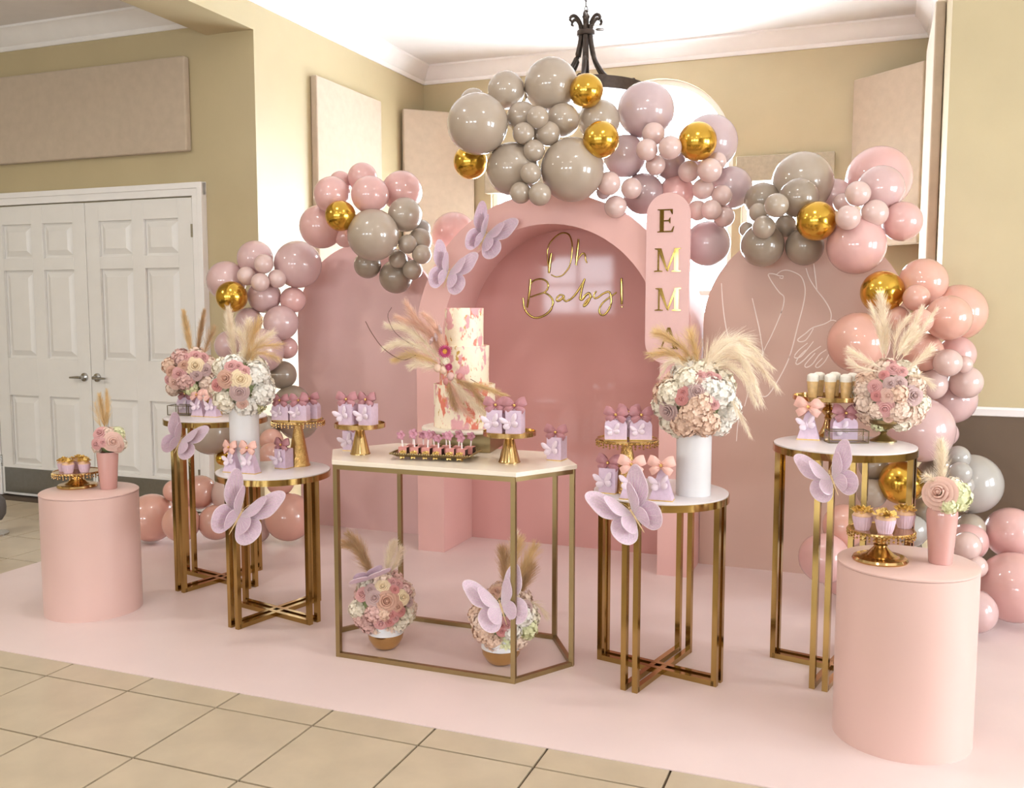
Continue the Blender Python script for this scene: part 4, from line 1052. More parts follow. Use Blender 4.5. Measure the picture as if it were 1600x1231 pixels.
# ================================================================== RIGHT PLINTH
p = tp(1375, 875, ZPR); k = pxm(p)
zpr = .118
stand_ornate('ornate gold cake stand with cupcakes on the nearest plinth', p, 41/k, zpr, 49/k)
cg = 'gold-topped cupcakes on the nearest plinth'
pc = p+Vector((0, 0, zpr+.0005))
for (dx, dy, lb) in ((-.073, -.005, 'left cupcake on the nearest plinth stand'), (-.010, -.062, 'front middle cupcake on the nearest plinth stand'), (.096, .02, 'right cupcake on the nearest plinth stand')):
    cupcake(lb, pc+Vector((dx, dy, 0)), cg, 1.1)
p = tp(1469, 879, ZPR); k = pxm(p)
t = thing('flower_arrangement', 'tall pink vase with one big rose and pale hydrangea, nearest the camera', 'flowers', p, 0, 'flower arrangements')
tall_vase(t, 17.5/k, 23/k, 0, 92/k, M['pinkcer'], True)
bouquet(t, (1478, 778), p.y, 30, [(1466,769,23,'blush')], [(1500,775,23,'green'),(1492,755,15,'cream'),(1482,790,14,'green')], ['green', 'cream'], 6, nfill=9)
plume(t, p, [at(1474, 760, p.y+.02), at(1472, 725, p.y+.02), at(1470, 690, p.y+.02)], M['pam_cream'], 420, .05, .45, .15, .05, .0014, 21)
plume(t, p, [at(1465, 765, p.y), at(1458, 750, p.y), at(1447, 742, p.y)], M['pam_cream'], 90, .05, .6, .5, .1, .0012, 22)

# ================================================================== TALL TABLE AT LEFT
def glass_box(label, p, w_, d_, h, rot=-21):
    t = thing('trinket_box', label, 'box', p, math.radians(rot), 'glass trinket boxes')
    e_ = .0035; b = MB()
    for z in (e_/2, h-e_/2):
        for y in (-d_/2, d_/2): b.bar((-w_/2, y, z), (w_/2, y, z), e_)
        for x in (-w_/2, w_/2): b.bar((x, -d_/2, z), (x, d_/2, z), e_)
    for x in (-w_/2, 0, w_/2):
        for y in (-d_/2, d_/2):
            if x == 0 and w_ > .16: continue
            b.bar((x, y, 0), (x, y, h), e_)
    b.build('metal_edges', M['lead'], t, False)
    g = MB()
    for y in (-d_/2, d_/2): g.box(-w_/2, w_/2, y-.0006, y+.0006, e_, h-e_)
    for x in (-w_/2, w_/2): g.box(x-.0006, x+.0006, -d_/2, d_/2, e_, h-e_)
    g.build('glass_sides', M['glass'], t, False)
    MB().box(-w_/2+e_, w_/2-e_, -d_/2+e_, d_/2-e_, h-.003, h-.0015).build('glass_lid', M['glass'], t, False)
    MB().box(-w_/2+e_, w_/2-e_, -d_/2+e_, d_/2-e_, .0015, .003).build('base_plate', M['lead'], t, False)
glass_box('glass trinket box with dark edging on the tall table near the doors', tp(285, 648, ZTL)+Vector((0, .0, .0005)), .14, .085, .058, -14)
favor('gable favor box behind the glass trinket box near the doors', 'gable', tp(286, 648, ZTL)+Vector((0, .08, .0005)), 'rose', 1.1, -14)
favor('left tapered favor box on the tall table near the doors', 'taper', tp(312, 650, ZTL), 'peach', .95, -18)
favor('right tapered favor box on the tall table near the doors', 'taper', tp(333, 651, ZTL), 'peach', .95, -18)
p = Vector((TL[0]-.03, TL[1]+.10, ZTL+.0005))
t = thing('flower_arrangement', 'blush and mauve rose bouquet with tan plumes on the tall table near the doors', 'flowers', p, 0, 'flower arrangements')
tall_vase(t, .055, .06, 0, .12, M['goldstand'])
Yv = p.y
bouquet(t, (299, 585), Yv, 42, [(279,584,10,'pink'),(305,571,13,'cream'),(322,577,9,'mauve'),(307,586,8,'mauve'),(291,558,7,'pink'),(306,555,9,'pink'),(319,557,8,'rose' if 0 else 'pink'),(266,580,8,'dusty'),(272,598,10,'blush'),(287,570,8,'dusty'),(262,594,7,'pink')],
        [(266,572,13,'peach'),(290,596,14,'pink'),(322,597,13,'blush'),(298,607,11,'green'),(270,608,11,'blush'),(285,562,12,'pink'),(328,570,12,'blush')], ['blush', 'pink', 'peach'], 7)
plume(t, p, [at(300, 555, Yv), at(294, 525, Yv), at(287, 488, Yv)], M['pam_gold'], 520, .055, .36, .05, .05, .0015, 31)
plume(t, p, [at(308, 555, Yv+.02), at(313, 520, Yv+.02), at(319, 486, Yv+.02)], M['pam_tan'], 520, .05, .32, .05, .05, .0015, 32)
plume(t, p, [at(316, 560, Yv), at(325, 535, Yv), at(335, 512, Yv)], M['pam_tan'], 160, .06, .5, .1, .1, .0013, 33)
butterfly('lilac butterfly clipped to the tall table near the doors', 281, 690, TL[1]-.33, 46, -27, folds=(30, 22))

# ================================================================== LOWER TABLE AT LEFT
vzb = Vector((at(380, 700, 4.83).x, 4.86, ZML+.0005)); k = pxm(vzb)
t = thing('flower_arrangement', 'cream hydrangea and rose bouquet in white cylinder vase with golden pampas fan, at left', 'flowers', vzb, 0, 'flower arrangements')
MB().lathe([(0, 0), (22.5/k, 0), (22.5/k, 105/k), (21/k, 105/k), (21/k, 95/k), (0, 95/k)], 40).build('vase', M['whitecer'], t, True, 35)
Yv = vzb.y
bouquet(t, (378, 599), Yv, 48, [(376,592,14,'cream'),(352,591,13,'dusty'),(374,613,13,'mauve'),(337,602,9,'coral'),(333,620,8,'pink'),(361,571,10,'pink'),(382,579,8,'pink'),(372,571,7,'pink'),(379,633,8,'blush')],
        [(402,585,20,'white'),(408,612,22,'white'),(352,622,20,'cream'),(385,632,20,'white'),(345,572,16,'cream'),(398,632,18,'green'),(350,640,16,'white'),(338,610,14,'blush')], ['cream', 'white'], 8)
plume(t, vzb, [at(368, 565, Yv+.02), at(362, 525, Yv+.02), at(357, 484, Yv+.02)], M['pam_cream'], 620, .06, .36, .04, .05, .0015, 41)
for i, (x1, y1, x2, y2, n_) in enumerate(((385,535,388,502,260),(392,535,405,500,300),(400,540,425,520,260),(398,545,440,538,160),(380,540,372,515,160),(402,552,435,560,120))):
    plume(t, vzb, [at(383, 580, Yv), at(x1, y1, Yv-.01*i), at(x2, y2, Yv-.02*i)], M['pam_gold' if i % 2 else 'pam_cream'], n_, .07, .42, .08, .08, .0014, 42+i)
MB().tube([at(392, 585, Yv)-vzb, at(425, 585, Yv-.1)-vzb, at(446, 585, Yv-.1)-vzb], [.0015, .001, .0006], 4).build('dry_stem', M['pam_cream'], t)
favor('left tapered favor box in front of the white vase at left', 'taper', tp(364, 737, ZML), 'peach', .98, -20)
favor('right tapered favor box in front of the white vase at left', 'taper', tp(392, 739, ZML), 'peach', 1.0, -20)
favor('square favor box with rose bow beside the hammered cone stand', 'square', tp(444, 731, ZML), 'rose', 1.02, -25)
p = tp(467, 727, ZML); k = pxm(p); hs = .245
stand_cone('hammered gold cone stand on the lower left table', p, 18/k, hs, 40/k, 'hammered', True, .004)
pc = p+Vector((0, 0, hs+.0008))
favor('left low favor box on the hammered cone stand', 'gable', pc+Vector((-.078, -.03, 0)), 'rose', .98, -12)
favor('middle low favor box on the hammered cone stand', 'gable', pc+Vector((.022, -.045, 0)), 'rose', 1.0, -12)
favor('rear right low favor box on the hammered cone stand', 'gable', pc+Vector((.062, .035, 0)), 'rose', 1.0, -12)
butterfly('large lilac butterfly clipped to the lower left table front', 374, 806, ML[1]-.34, 74, -30, folds=(38, 28))

# ================================================================== LOWER TABLE AT RIGHT
vzb = tp(1083, 772, ZMR); vzb.z += .0005; k = pxm(vzb)
t = thing('flower_arrangement', 'large peach and white bouquet in white cylinder vase with drooping cream plumes', 'flowers', vzb, 0, 'flower arrangements')
MB().lathe([(0, 0), (27/k, 0), (27/k, 96/k), (25/k, 96/k), (25/k, 88/k), (0, 88/k)], 40).build('vase', M['whitecer'], t, True, 35)
Yv = vzb.y
bouquet(t, (1087, 622), Yv, 64, [(1090,611,15,'mauve'),(1041,643,14,'mauve'),(1067,612,8,'coral'),(1064,623,9,'coral'),(1095,586,8,'pink'),(1109,586,9,'pink'),(1104,594,8,'pink'),(1117,632,8,'pink'),(1109,626,7,'pink'),(1121,590,7,'pink'),(1093,596,7,'blush')],
        [(1085,645,24,'peach'),(1070,660,22,'peach'),(1103,660,22,'peach'),(1095,630,20,'peach'),(1050,615,22,'cream'),(1075,595,22,'cream'),(1125,615,24,'white'),(1135,640,24,'white'),(1128,665,22,'white'),(1040,665,20,'cream'),(1035,635,18,'cream'),(1060,675,18,'cream'),(1108,605,18,'white'),(1090,676,16,'blush')], ['white', 'cream', 'peach'], 9)
pls = [([(1100,578),(1125,545),(1160,532),(1205,572)],320,.10),([(1102,580),(1135,555),(1175,560),(1214,605)],300,.10),([(1102,582),(1130,570),(1160,585),(1180,628)],260,.09),([(1098,576),(1110,550),(1130,535),(1165,545)],240,.10),
       ([(1105,590),(1130,610),(1152,640),(1172,680)],150,.07),([(1102,582),(1145,560),(1170,580),(1190,630)],200,.09),([(1100,578),(1120,552),(1150,548),(1178,590)],240,.10)]
for i, (q, n_, L_) in enumerate(pls): plume(t, vzb, [at(x, y, Yv-.03*i) for x, y in q], M['pam_cream'], n_, L_, .34, .55, .05, .0016, 60+i)
for i, (q, n_) in enumerate((([(1090,578),(1070,548),(1045,528),(1028,519)],300),([(1088,580),(1068,562),(1045,552),(1018,553)],260),([(1092,578),(1088,555),(1082,535),(1079,520)],160))):
    plume(t, vzb, [at(x, y, Yv-.02*i) for x, y in q], M['pam_gold'], n_, .07, .38, .25, .05, .0015, 70+i)
plume(t, vzb, [at(x, y, Yv-.06) for x, y in ((1082,584),(1062,566),(1045,566),(1031,588))], M['pam_cream'], 120, .06, .4, .6, .1, .0014, 75)
p = tp(979, 768, ZMR); p.z += .0005; k = pxm(p); hs = .232
stand_cone('gold cone stand with lacy rim on the lower right table', p, 22/k, hs, 47/k, 'hammered', True, .004)
pc = p+Vector((0, 0, hs+.0008))
favor('left low favor box on the lacy-rimmed stand', 'gable', pc+Vector((-.054, -.035, 0)), 'rose', 1.0, -4)
favor('front right low favor box on the lacy-rimmed stand', 'gable', pc+Vector((.052, -.04, 0)), 'rose', 1.0, -4)
favor('rear low favor box on the lacy-rimmed stand', 'gable', pc+Vector((.012, .045, 0)), 'rose', 1.02, -4)
favor('square favor box with rose bow under the lacy-rimmed stand', 'square', tp(952, 769, ZMR), 'rose', 1.08, -24)
favor('tapered favor box with peach bow nearest the lacy-rimmed stand foot', 'taper', tp(988, 779, ZMR), 'peach', 1.12, -18)
favor('tapered favor box with peach bow beside the white vase at right', 'taper', tp(1034, 781, ZMR), 'peach', 1.12, -18)
butterfly('largest lilac butterfly clipped to the lower right table front', 989, 803, MR[1]-.34, 76, 32, folds=(24, 34))

# ================================================================== TALL TABLE AT RIGHT
p = tp(1293, 682, ZTR); p.z += .0005; k = pxm(p); hs = .178
stand_ornate('turned gold stand with dessert cups on the tall right table', p, .05, hs, 54/k, True)
pc = p+Vector((0, 0, hs+.0008))
def dessert_cup(label, q):
    t = thing('dessert_cup', label, 'dessert cup', q, 0, 'layered dessert cups')
    r0, r1, h = .021, .030, .105
    MB().lathe([(0, 0), (r0, 0), (r1, h), (r1-.0015, h), (r0-.001, .004), (0, .004)], 24).build('glass', M['glass'], t, True, 40)
    MB().lathe([(0, .0045), (r0-.002, .0045), (r0+(r1-r0)*.76-.002, .080), (0, .080)], 24).build('mousse', M['caramel'], t, True, 40)
    MB().lathe([(r0+(r1-r0)*.76-.002, .080), (r1-.003, .098), (r1*.8, .110), (r1*.4, .116), (0, .114)], 20, wob=lambda a, j: .05*math.sin(5*a+j*2)).build('whipped_cream', M['cream'], t, True, 60)
for (dx, dy, lb) in ((-.085, -.03, 'leftmost layered dessert cup on the tall right table'), (-.015, -.06, 'second layered dessert cup from the left on the tall right table'), (.05, -.075, 'third layered dessert cup from the left on the tall right table'),
                     (.105, -.005, 'layered dessert cup nearest the tall right bouquet'), (-.03, .055, 'rear left layered dessert cup on the tall right table'), (.045, .06, 'rear right layered dessert cup on the tall right table')):
    dessert_cup(lb, pc+Vector((dx, dy, 0)))
favor('tapered favor box with peach bow on the tall right table', 'taper', tp(1263, 686, ZTR), 'peach', 1.12, -20, bs=1.12)
favor('gable favor box with rose bow behind the glass box on the tall right table', 'gable', tp(1318, 687, ZTR), 'rose', 1.15, -6, bs=1.0)
glass_box('glass trinket box with brass edging on the tall right table', tp(1322, 691, ZTR)+Vector((0, 0, .0005)), .172, .07, .055, -2)
p = tp(1380, 689, ZTR); p.z += .0005; k = pxm(p); Yv = p.y
t = thing('flower_arrangement', 'blush rose bouquet in gold footed bowl with spiky cream plumes on the tall right table', 'flowers', p, 0, 'flower arrangements')
MB().lathe([(0, 0), (20/k, 0), (20/k, .004), (13/k, .014), (6/k, .026), (4/k, .036), (6/k, .042), (4/k, .048), (14/k, .062), (26/k, .085), (28/k, .10), (26/k, .10), (0, .08)], 36).build('footed_bowl', M['brass'], t, True, 35)
bouquet(t, (1391, 615), Yv, 55, [(1383,639,13,'pink'),(1388,618,11,'blush'),(1429,618,14,'mauve'),(1366,604,10,'pink'),(1369,618,8,'coral'),(1392,599,10,'mauve'),(1406,598,10,'mauve'),(1396,575,9,'pink'),(1381,585,7,'coral'),(1410,579,8,'pink'),(1392,565,7,'pink'),(1388,655,7,'blush')],
        [(1352,630,18,'blush'),(1358,650,18,'peach'),(1375,662,18,'green'),(1405,640,20,'blush'),(1425,645,20,'blush'),(1412,665,18,'cream'),(1440,630,15,'cream'),(1350,608,15,'blush'),(1404,615,15,'peach'),(1430,600,15,'blush'),(1370,640,14,'blush')], ['blush', 'cream', 'peach'], 10)
for i, (q, n_, L_) in enumerate((([(1384,560),(1382,520),(1376,463)],420,.075),([(1380,562),(1374,520),(1360,475)],180,.05),([(1396,562),(1402,520),(1420,495)],170,.05),([(1402,562),(1420,525),(1440,482)],300,.05),([(1408,562),(1430,530),(1462,485)],220,.05),
        ([(1376,575),(1350,560),(1330,548)],150,.06),([(1372,580),(1345,575),(1328,563)],140,.05),([(1415,580),(1440,558),(1452,548)],150,.06),([(1418,585),(1440,590),(1456,602)],110,.05),([(1400,560),(1412,535),(1428,515)],260,.06))):
    plume(t, p, [at(x, y, Yv-.015*i) for x, y in q], M['pam_cream'], n_, L_, .34, .22, .05, .0016, 80+i)
butterfly('lilac butterfly clipped to the tall right table rim', 1300, 748, TR[1]-.335, 62, 21, folds=(16, 22))

# ================================================================== ARCH BUTTERFLIES
na = UV(-.05, -1, .1)
butterfly('upper lilac butterfly on the archway edge', 757, 370, 5.93, 56, -27, folds=(42, 26))
butterfly('lower lilac butterfly on the archway edge', 700, 428, 5.98, 54, -19, folds=(34, 26))

# ================================================================== DESSERT TABLE
def cone(label, px, py, rb_, rp_, h):
    p = tp(px, py, ZH); p.z += .0005; k = pxm(p); stand_cone(label, p, rb_/k, h, rp_/k, 'goldstand', False, .010); return p+Vector((0, 0, h+.0008)), k
pc, k = cone('smooth gold cone stand at the left of the dessert table', 563, 709, 16, 39.5, .138)
favor('left favor box on the left smooth cone stand', 'square', pc+Vector((-.052, -.012, 0)), 'rose', 1.0, -22)
favor('right favor box on the left smooth cone stand', 'square', pc+Vector((.045, -.028, 0)), 'rose', 1.0, -22)
favor('favor box standing under the left smooth cone stand', 'square', tp(549, 703, ZH), 'rose', .95, -12)
pc, k = cone('smooth gold cone stand at the right of the dessert table', 796, 722, 17.5, 41.5, .132)
favor('left favor box on the right smooth cone stand', 'square', pc+Vector((-.058, -.018, 0)), 'rose', 1.05, -16)
favor('right favor box on the right smooth cone stand', 'square', pc+Vector((.026, -.04, 0)), 'rose', 1.05, -16)
favor('favor box alone at the right tip of the dessert table', 'square', tp(870, 718, ZH), 'rose', 1.04, -27)
# tray of cake bites
p = tp(681, 716, ZH); p.z += .0005
tr = thing('serving_tray', 'footed gold tray of pink cake bites before the cake', 'tray', p, -RA*.62, 'serving trays'); 
Lx, Ly = .178, .085
rim = MB()
def rr_(s_): return [(sx*(Lx*s_[0]), sy*(Ly*s_[1])) for sx, sy in ((-1,-1),(1,-1),(1,1),(-1,1))]
lo, hi = [(x, y, .016) for x, y in rr_((.9, .85))], [(x, y, .030) for x, y in rr_((1.06, 1.1))]
rim.add(lo+hi+[(x, y, z-.003) for x, y, z in lo+hi], [(0,1,2,3)] + [(i, 4+i, 4+(i+1) % 4, (i+1) % 4) for i in range(4)] + [(8,11,10,9)] + [(8+i, 8+(i+1) % 4, 12+(i+1) % 4, 12+i) for i in range(4)] + [(4+i, 12+i, 12+(i+1) % 4, 4+(i+1) % 4) for i in range(4)])
rim.build('tray_dish', M['brass'], tr, False)
bd = MB()
for i in range(4):
    a, b_ = Vector(hi[i]), Vector(hi[(i+1) % 4]); n_ = int((b_-a).length/.011)
    for j in range(n_): bd.ball(a.lerp(b_, j/n_), .005, 6, 4)
bd.build('beaded_rim', M['brass'], tr)
for x, y in rr_((.8, .75)): MB().ball((x, y, .008), .008, 8, 6).build('foot', M['goldstand'], tr)
cakeb = MB().box(-.019, .019, -.019, .019, 0, .036).mesh('cake_cube', M['choc'], False)
iceb = MB().box(-.0195, .0195, -.0205, -.019, .004, .0365).box(-.0195, .0195, -.0205, .0195, .036, .0385).mesh('pink_icing', M['icing'], False)
stickm = MB().tube([(0, 0, .03), (0, 0, .082)], .0035, 8).mesh('stick', M['stick'])
petm = petal_cluster(5, .016, .006, M['goldleaf'], 9, .012)
flm = MB()
for q in range(5):
    a = q*2*PI/5; d = Vector((math.cos(a), -.2, math.sin(a))).normalized(); e_ = d.cross(Vector((0, 1, 0))).normalized(); c = Vector((0, -.003, .088))
    flm.add([c, c+d*.012+e_*.008+Vector((0, -.006, 0)), c+d*.022+e_*.004+Vector((0, -.002, 0)), c+d*.022-e_*.004+Vector((0, -.002, 0)), c+d*.012-e_*.008+Vector((0, -.006, 0))], [(0,1,2,3,4)])
    flm.add([c+Vector((0, .006, 0)), c+d*.012+e_*.008+Vector((0, .012, 0)), c+d*.020+Vector((0, .008, 0)), c+d*.012-e_*.008+Vector((0, .012, 0))], [(0,1,2,3)])
flm = flm.mesh('ribbon_flower', mat('mauve_pink_ribbon', 'c98fa0', .45, vary=.12, scale=60, transl=.15), False)
ords = ('first', 'second', 'third', 'fourth', 'fifth', 'sixth')
R3 = Matrix.Rotation(-RA*.62, 3, 'Z')
for row in range(2):
    for i in range(6):
        q = p + R3 @ Vector((-.14+.056*i+(.014 if row else 0), -.042+.078*row, .0168))
        t = thing('cake_bite', '%s pink cake bite from the left in the %s row of the gold tray' % (ords[i], ('front', 'rear')[row]), 'cake bite', q, -RA*.62+rnd.uniform(-.12, .12), 'pink cake bites on the tray')
        link('cake_cube', cakeb, t); link('pink_icing', iceb, t); s_ = link('stick', stickm, t, None, (rnd.uniform(-.12, .12), rnd.uniform(-.12, .12), 0), (1, 1, rnd.uniform(.9, 1.12)))
        link('ribbon_flower', flm, s_, None, (0, rnd.uniform(0, 6)*0, 0))
        if row == 0: link('gold_petals', petm, t, (rnd.uniform(-.008, .008), -.021, .010), (math.radians(75), 0, 0))
# cake
cf = tp(766, 708, ZH); k = pxm(cf); cw_ = 95/k; chh = .09
cb = cf + R3 @ Vector((-cw_*.5, cw_*.5, 0))
g = MB().box(-cw_/2, cw_/2, -cw_/2, cw_/2, 0, chh).build('cake_riser', M['brass'], None, False, bevel=.002); g.location = cb+Vector((0, 0, .0005)); g.rotation_euler = (0, 0, -RA*.62)
tag(g, 'square brushed gold riser under the cake board', 'cake riser')
cy = cb.y; kc = pxm((cb.x, cy, 1.2))
ctr = Vector((at(726, 668, cy).x, cy, 0)); zb = ZH+chh+.001
ck = thing('tiered_cake', 'three-tier ivory cake with coral and pink brush strokes', 'cake', (ctr.x, ctr.y, zb))
MB().lathe([(0, 0), (66/kc, 0), (67/kc, .004), (67/kc, .014), (66/kc, .018), (0, .018)], 56).build('cake_board', M['cakeboard'], ck, True, 40)
cm = bpy.data.materials.new('painted_buttercream'); cm.use_nodes = True; n, l = cm.node_tree.nodes, cm.node_tree.links; b = n['Principled BSDF']
tc = n.new('ShaderNodeTexCoord'); mp = n.new('ShaderNodeMapping'); mp.inputs['Scale'].default_value = (10, 10, 5.5); l.new(tc.outputs['Object'], mp.inputs['Vector'])
prev = None
for (seed, thr, colr, seedloc) in ((0, .585, 'e2806a', 0), (1, .575, 'dfa3a6', 4.3), (2, .655, 'c9a24e', 9.1)):
    m2 = n.new('ShaderNodeMapping'); m2.inputs['Location'].default_value = (seedloc, seedloc*2, seedloc*.7); l.new(mp.outputs[0], m2.inputs['Vector'])
    nz = n.new('ShaderNodeTexNoise'); nz.inputs['Scale'].default_value = 1.7 if seed < 2 else 3.2; nz.inputs['Detail'].default_value = 3; nz.inputs['Roughness'].default_value = .62; l.new(m2.outputs[0], nz.inputs['Vector'])
    rp = n.new('ShaderNodeValToRGB'); rp.color_ramp.elements[0].position = thr-.03; rp.color_ramp.elements[1].position = thr+.015; l.new(nz.outputs['Fac'], rp.inputs[0])
    mx = n.new('ShaderNodeMix'); mx.data_type = 'RGBA'; mx.inputs[7].default_value = (*lin(colr), 1); l.new(rp.outputs['Color'], mx.inputs[0])
    if prev: l.new(prev, mx.inputs[6])
    else: mx.inputs[6].default_value = (*lin('f6e7cd'), 1)
    prev = mx.outputs[2]
l.new(prev, b.inputs['Base Color']); b.inputs['Roughness'].default_value = .5
nb = n.new('ShaderNodeTexNoise'); nb.inputs['Scale'].default_value = 35; l.new(tc.outputs['Object'], nb.inputs['Vector']); bp_ = n.new('ShaderNodeBump'); bp_.inputs['Strength'].default_value = .3; bp_.inputs['Distance'].default_value = .01; l.new(nb.outputs[0], bp_.inputs['Height']); l.new(bp_.outputs[0], b.inputs['Normal'])
zc_ = lambda py: at(726, py, cy).z-zb
tiers = ((48, 667, 601), (38.5, 601, 541), (30, 541, 483))
for i, (rp_, y0, y1) in enumerate(tiers):
    z0, z1 = (.0185 if i == 0 else zc_(y0)), zc_(y1); r = rp_/kc
    wob = lambda a, j, i=i: .012*math.sin(7*a+i) if j == 3 else 0
    MB().lathe([(0, z0), (r, z0), (r*.995, (z0+z1)/2), (r, z1+.004), (r*.975, z1+.006), (r*.95, z1), (0, z1)], 64, wob=wob).build('cake_tier', cm, ck, True, 40)
# dried flower spray on the cake
sp0 = at(702, 575, cy-48/kc-.01)
sp = thing('dried_flower_spray', 'dried pampas and straw-flower spray cascading over the cake', 'flowers', sp0, 0)
YS = sp0.y
for i, (q, mt, n_, L_, sprd) in enumerate((
  ([(698,565),(680,530),(655,505),(634,473)],'pam_pink',420,.06,.42),([(696,566),(670,525),(645,505),(620,495)],'pam_pink',360,.055,.42),([(694,568),(665,535),(635,515),(605,508)],'pam_cream',420,.06,.42),
  ([(692,570),(660,545),(630,535),(602,543)],'pam_cream',420,.06,.42),([(692,572),(665,560),(640,555),(615,562)],'pam_gold',300,.055,.45),([(700,560),(690,530),(678,508),(662,490)],'pam_pink',320,.05,.40),([(694,575),(675,572),(655,568),(640,572)],'pam_cream',220,.05,.5),
  ([(702,590),(715,605),(735,625),(755,645)],'pam_cream',420,.055,.45),([(705,590),(730,600),(755,605),(790,618)],'pam_gold',360,.05,.42),([(702,592),(708,610),(715,630),(735,650)],'pam_pink',300,.05,.45),([(706,588),(735,605),(752,625),(768,640)],'pam_tan',300,.05,.45),([(700,592),(702,606),(706,622),(712,640)],'pam_tan',220,.045,.45))):
    plume(sp, sp0, [at(x, y, YS-.004*i) for x, y in q], M[mt], n_, L_, sprd, .12, .08, .0014, 100+i, .0016)
for (q, rr) in (([(650,555),(628,562),(600,545),(582,522),(571,502)], .002), ([(645,540),(618,520),(606,495),(612,480)], .0014), ([(735,592),(752,602),(770,612)], .0016)):
    MB().tube(spline([at(x, y, YS-.02)-sp0 for x, y in q], 4), rr, 5).build('twig', M['twig'], sp)
def disc_flower(px, py, rp_, m, mc, petals=22):
    c = at(px, py, YS-.035)-sp0; r = rp_/pxm(sp0); nrm = (CAMP-(c+sp0)).normalized(); R_ = facing(nrm); b_ = MB()
    for lay in range(3):
        for q in range(petals):
            a = 2*PI*(q+.5*lay)/petals; d = Vector((math.cos(a), math.sin(a), 0)); e_ = Vector((-d.y, d.x, 0)); L_ = r*(1-.2*lay); zt_ = r*(.10+.28*lay)
            b_.add([d*r*.2, d*L_*.65+e_*r*.11+Vector((0, 0, zt_*.6)), d*L_+Vector((0, 0, zt_)), d*L_*.65-e_*r*.11+Vector((0, 0, zt_*.6))], [(0, 1, 2, 3)])
    o = b_.build('straw_flower', m, sp, False); o.location = c; o.rotation_euler = R_.to_euler()
    MB().ball((0, 0, r*.12), r*.38, 12, 6, (1, 1, .6)).build('flower_centre', mc, o)
disc_flower(695, 549, 11.5, M['fuchsia'], M['yellowc']); disc_flower(701, 573, 7, M['fuchsia'], M['fuchsia']); disc_flower(697, 564, 7, M['hyd_cream'], M['hyd_cream'])
for (x, y, rp_, m) in ((684,575,6,'hyd_peach'),(693,578,6,'hyd_peach'),(704,588,6,'hyd_pink'),(698,596,6,'rose_coral'),(718,588,5,'rose_coral')):
    q = at(x, y, YS-.03)-sp0; MB().ball(q, rp_/pxm(sp0), 10, 7, (1, 1, 1.15)).build('dried_bud', M[m], sp)
for (a, b_) in (((672,538),(676,526)),((682,533),(680,520)),((690,522),(686,508))):
    MB().tube([at(*a, YS-.03)-sp0, at((a[0]+b_[0])/2, (a[1]+b_[1])/2, YS-.035)-sp0, at(*b_, YS-.03)-sp0], [.003, .010, .003], 8).build('bunny_tail', M['rose_mauve'], sp)

# ================================================================== BOUQUETS UNDER THE DESSERT TABLE
def dipped_bowl(t, R, h):
    prof = [(0, 0), (R*.45, 0), (R*.72, h*.12), (R*.95, h*.38), (R, h*.58)]
    top = [(R, h*.58), (R*.97, h*.78), (R*.86, h*.95), (R*.80, h), (R*.76, h*.98), (0, h*.9)]
    MB().lathe(prof, 36).build('gold_dip', M['goldstand'], t, True, 50, label='polished gold dipped lower half'); MB().lathe(top, 36).build('white_bowl', M['whitecer'], t, True, 50)
p = tp(603, 1012, ZF); p.z += .0005; k = pxm(p)
t = thing('flower_arrangement', 'round rose bouquet in gold-dipped bowl under the dessert table, left one', 'flowers', p, 0, 'flower arrangements')
dipped_bowl(t, 28/k, 44/k); Yv = p.y
bouquet(t, (599, 940), Yv, 49, [(604,939,17,'dusty'),(585,934,13,'mauve'),(564,928,10,'pink'),(598,916,11,'cream'),(630,933,11,'cream'),(578,921,9,'mauve'),(614,909,8,'pink'),(622,912,8,'pink'),(617,921,7,'coral'),(595,975,10,'pink'),(609,972,8,'coral'),(626,956,8,'coral'),(612,961,8,'coral'),(617,967,7,'pink'),(641,940,7,'mauve'),(622,948,8,'dusty')],
        [(561,952,16,'cream'),(562,970,15,'pink'),(575,980,15,'pink'),(585,958,15,'pink'),(638,965,18,'cream'),(628,980,15,'cream'),(610,985,14,'peach'),(592,990,13,'blush'),(640,950,14,'blush'),(600,958,12,'peach'),(632,922,12,'pink')], ['blush', 'pink', 'cream'], 11)
for i, (q, mt, n_, L_) in enumerate((([(588,905),(575,885),(560,860),(540,850)],'pam_tan',480,.075),([(586,905),(572,880),(560,850),(545,835)],'pam_tan',300,.06),([(603,900),(607,880),(610,865),(616,848)],'pam_cream',360,.055),([(608,900),(616,885),(622,870),(626,858)],'pam_cream',200,.05))):
    plume(t, p, [at(x, y, Yv) for x, y in q], M[mt], n_, L_, .4, .1, .08, .0015, 120+i)
butterfly('mauve butterfly seen edge-on on the left lower bouquet', 573, 910, Yv-.08, 50, 20, nrm=Vector((-.25, .05, 1.0)), folds=(-8, 22))
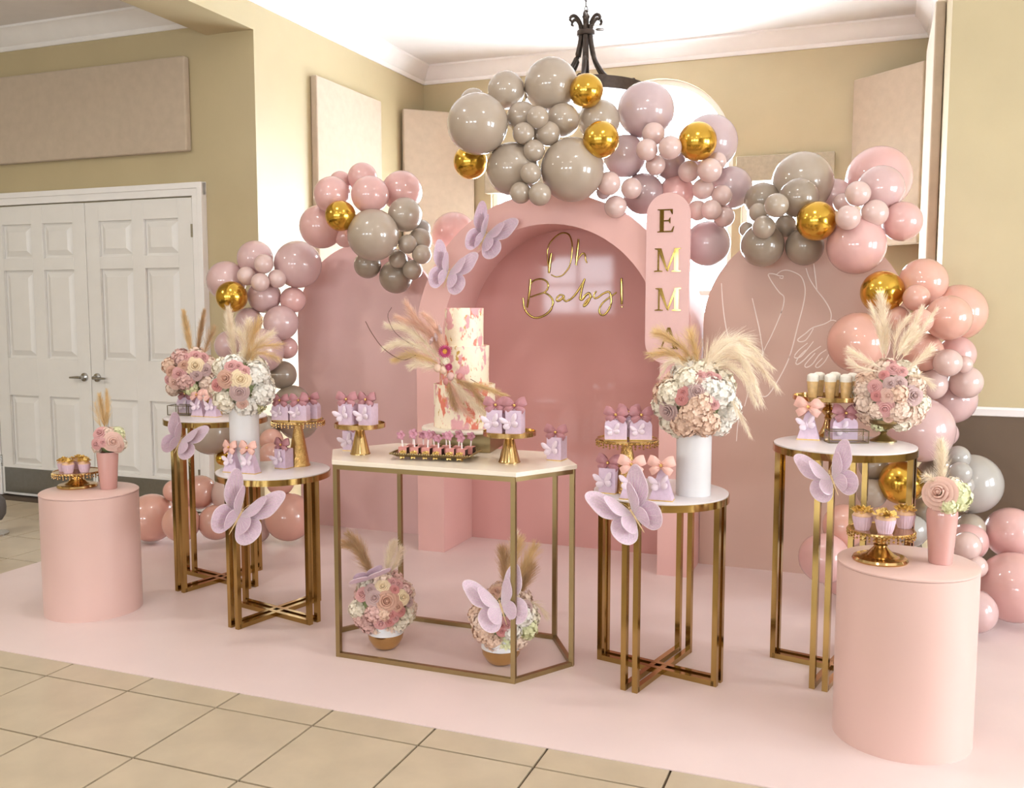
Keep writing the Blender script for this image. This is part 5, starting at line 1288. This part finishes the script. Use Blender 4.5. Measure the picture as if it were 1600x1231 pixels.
p = tp(783, 1036, ZF); p.z += .0005; k = pxm(p)
t = thing('flower_arrangement', 'round hydrangea bouquet in gold-dipped bowl under the dessert table, right one', 'flowers', p, 0, 'flower arrangements')
dipped_bowl(t, 31/k, 46/k); Yv = p.y
bouquet(t, (788, 962), Yv, 51, [(780,973,9,'pink'),(793,977,9,'pink'),(784,987,8,'coral'),(825,948,10,'mauve'),(776,923,9,'dusty'),(770,930,8,'dusty'),(797,968,7,'pink'),(786,978,6,'coral')],
        [(748,960,17,'peach'),(757,985,19,'peach'),(772,1000,17,'peach'),(752,972,15,'blush'),(790,1008,17,'green'),(808,1000,17,'blush'),(822,980,19,'green'),(815,962,18,'white'),(830,965,15,'cream'),(800,985,15,'white'),(765,950,16,'peach'),(800,945,16,'blush')], ['blush', 'peach', 'cream'], 12)
for i, (q, mt, n_, L_) in enumerate((([(790,920),(788,890),(785,860)],'pam_tan',420,.07),([(796,920),(800,880),(810,845)],'pam_gold',420,.08),([(802,922),(818,890),(835,855)],'pam_gold',320,.08),([(810,930),(820,910),(830,885)],'pam_tan',300,.07),([(798,915),(802,870),(806,835)],'pam_cream',240,.06),([(820,940),(840,945),(855,965)],'pam_cream',80,.05))):
    plume(t, p, [at(x, y, Yv) for x, y in q], M[mt], n_, L_, .38, .08, .05, .0014, 130+i)
butterfly('pink-lilac butterfly sitting on the right lower bouquet', 783, 948, Yv-.19, 66, 18, folds=(14, 20))

# dark grey rounded thing cut off at the left photo edge
q = at(-12, 793, 6.6)
t = thing('grey_stool', 'dark grey rounded seat cut off at the left photo edge', 'stool', (q.x, q.y, .0005))
MB().lathe([(0, .0), (.02, 0), (.02, q.z-.09), (0, q.z-.09)], 12).lathe([(0, 0), (.10, 0), (.10, .012), (0, .012)], 24).build('pedestal', M['chrome'], t, True, 35)
MB().lathe([(0, q.z-.095), (.06, q.z-.09), (.085, q.z-.05), (.09, q.z), (.085, q.z+.05), (.06, q.z+.085), (0, q.z+.095)], 28).build('seat', M['darkgrey'], t, True, 50)
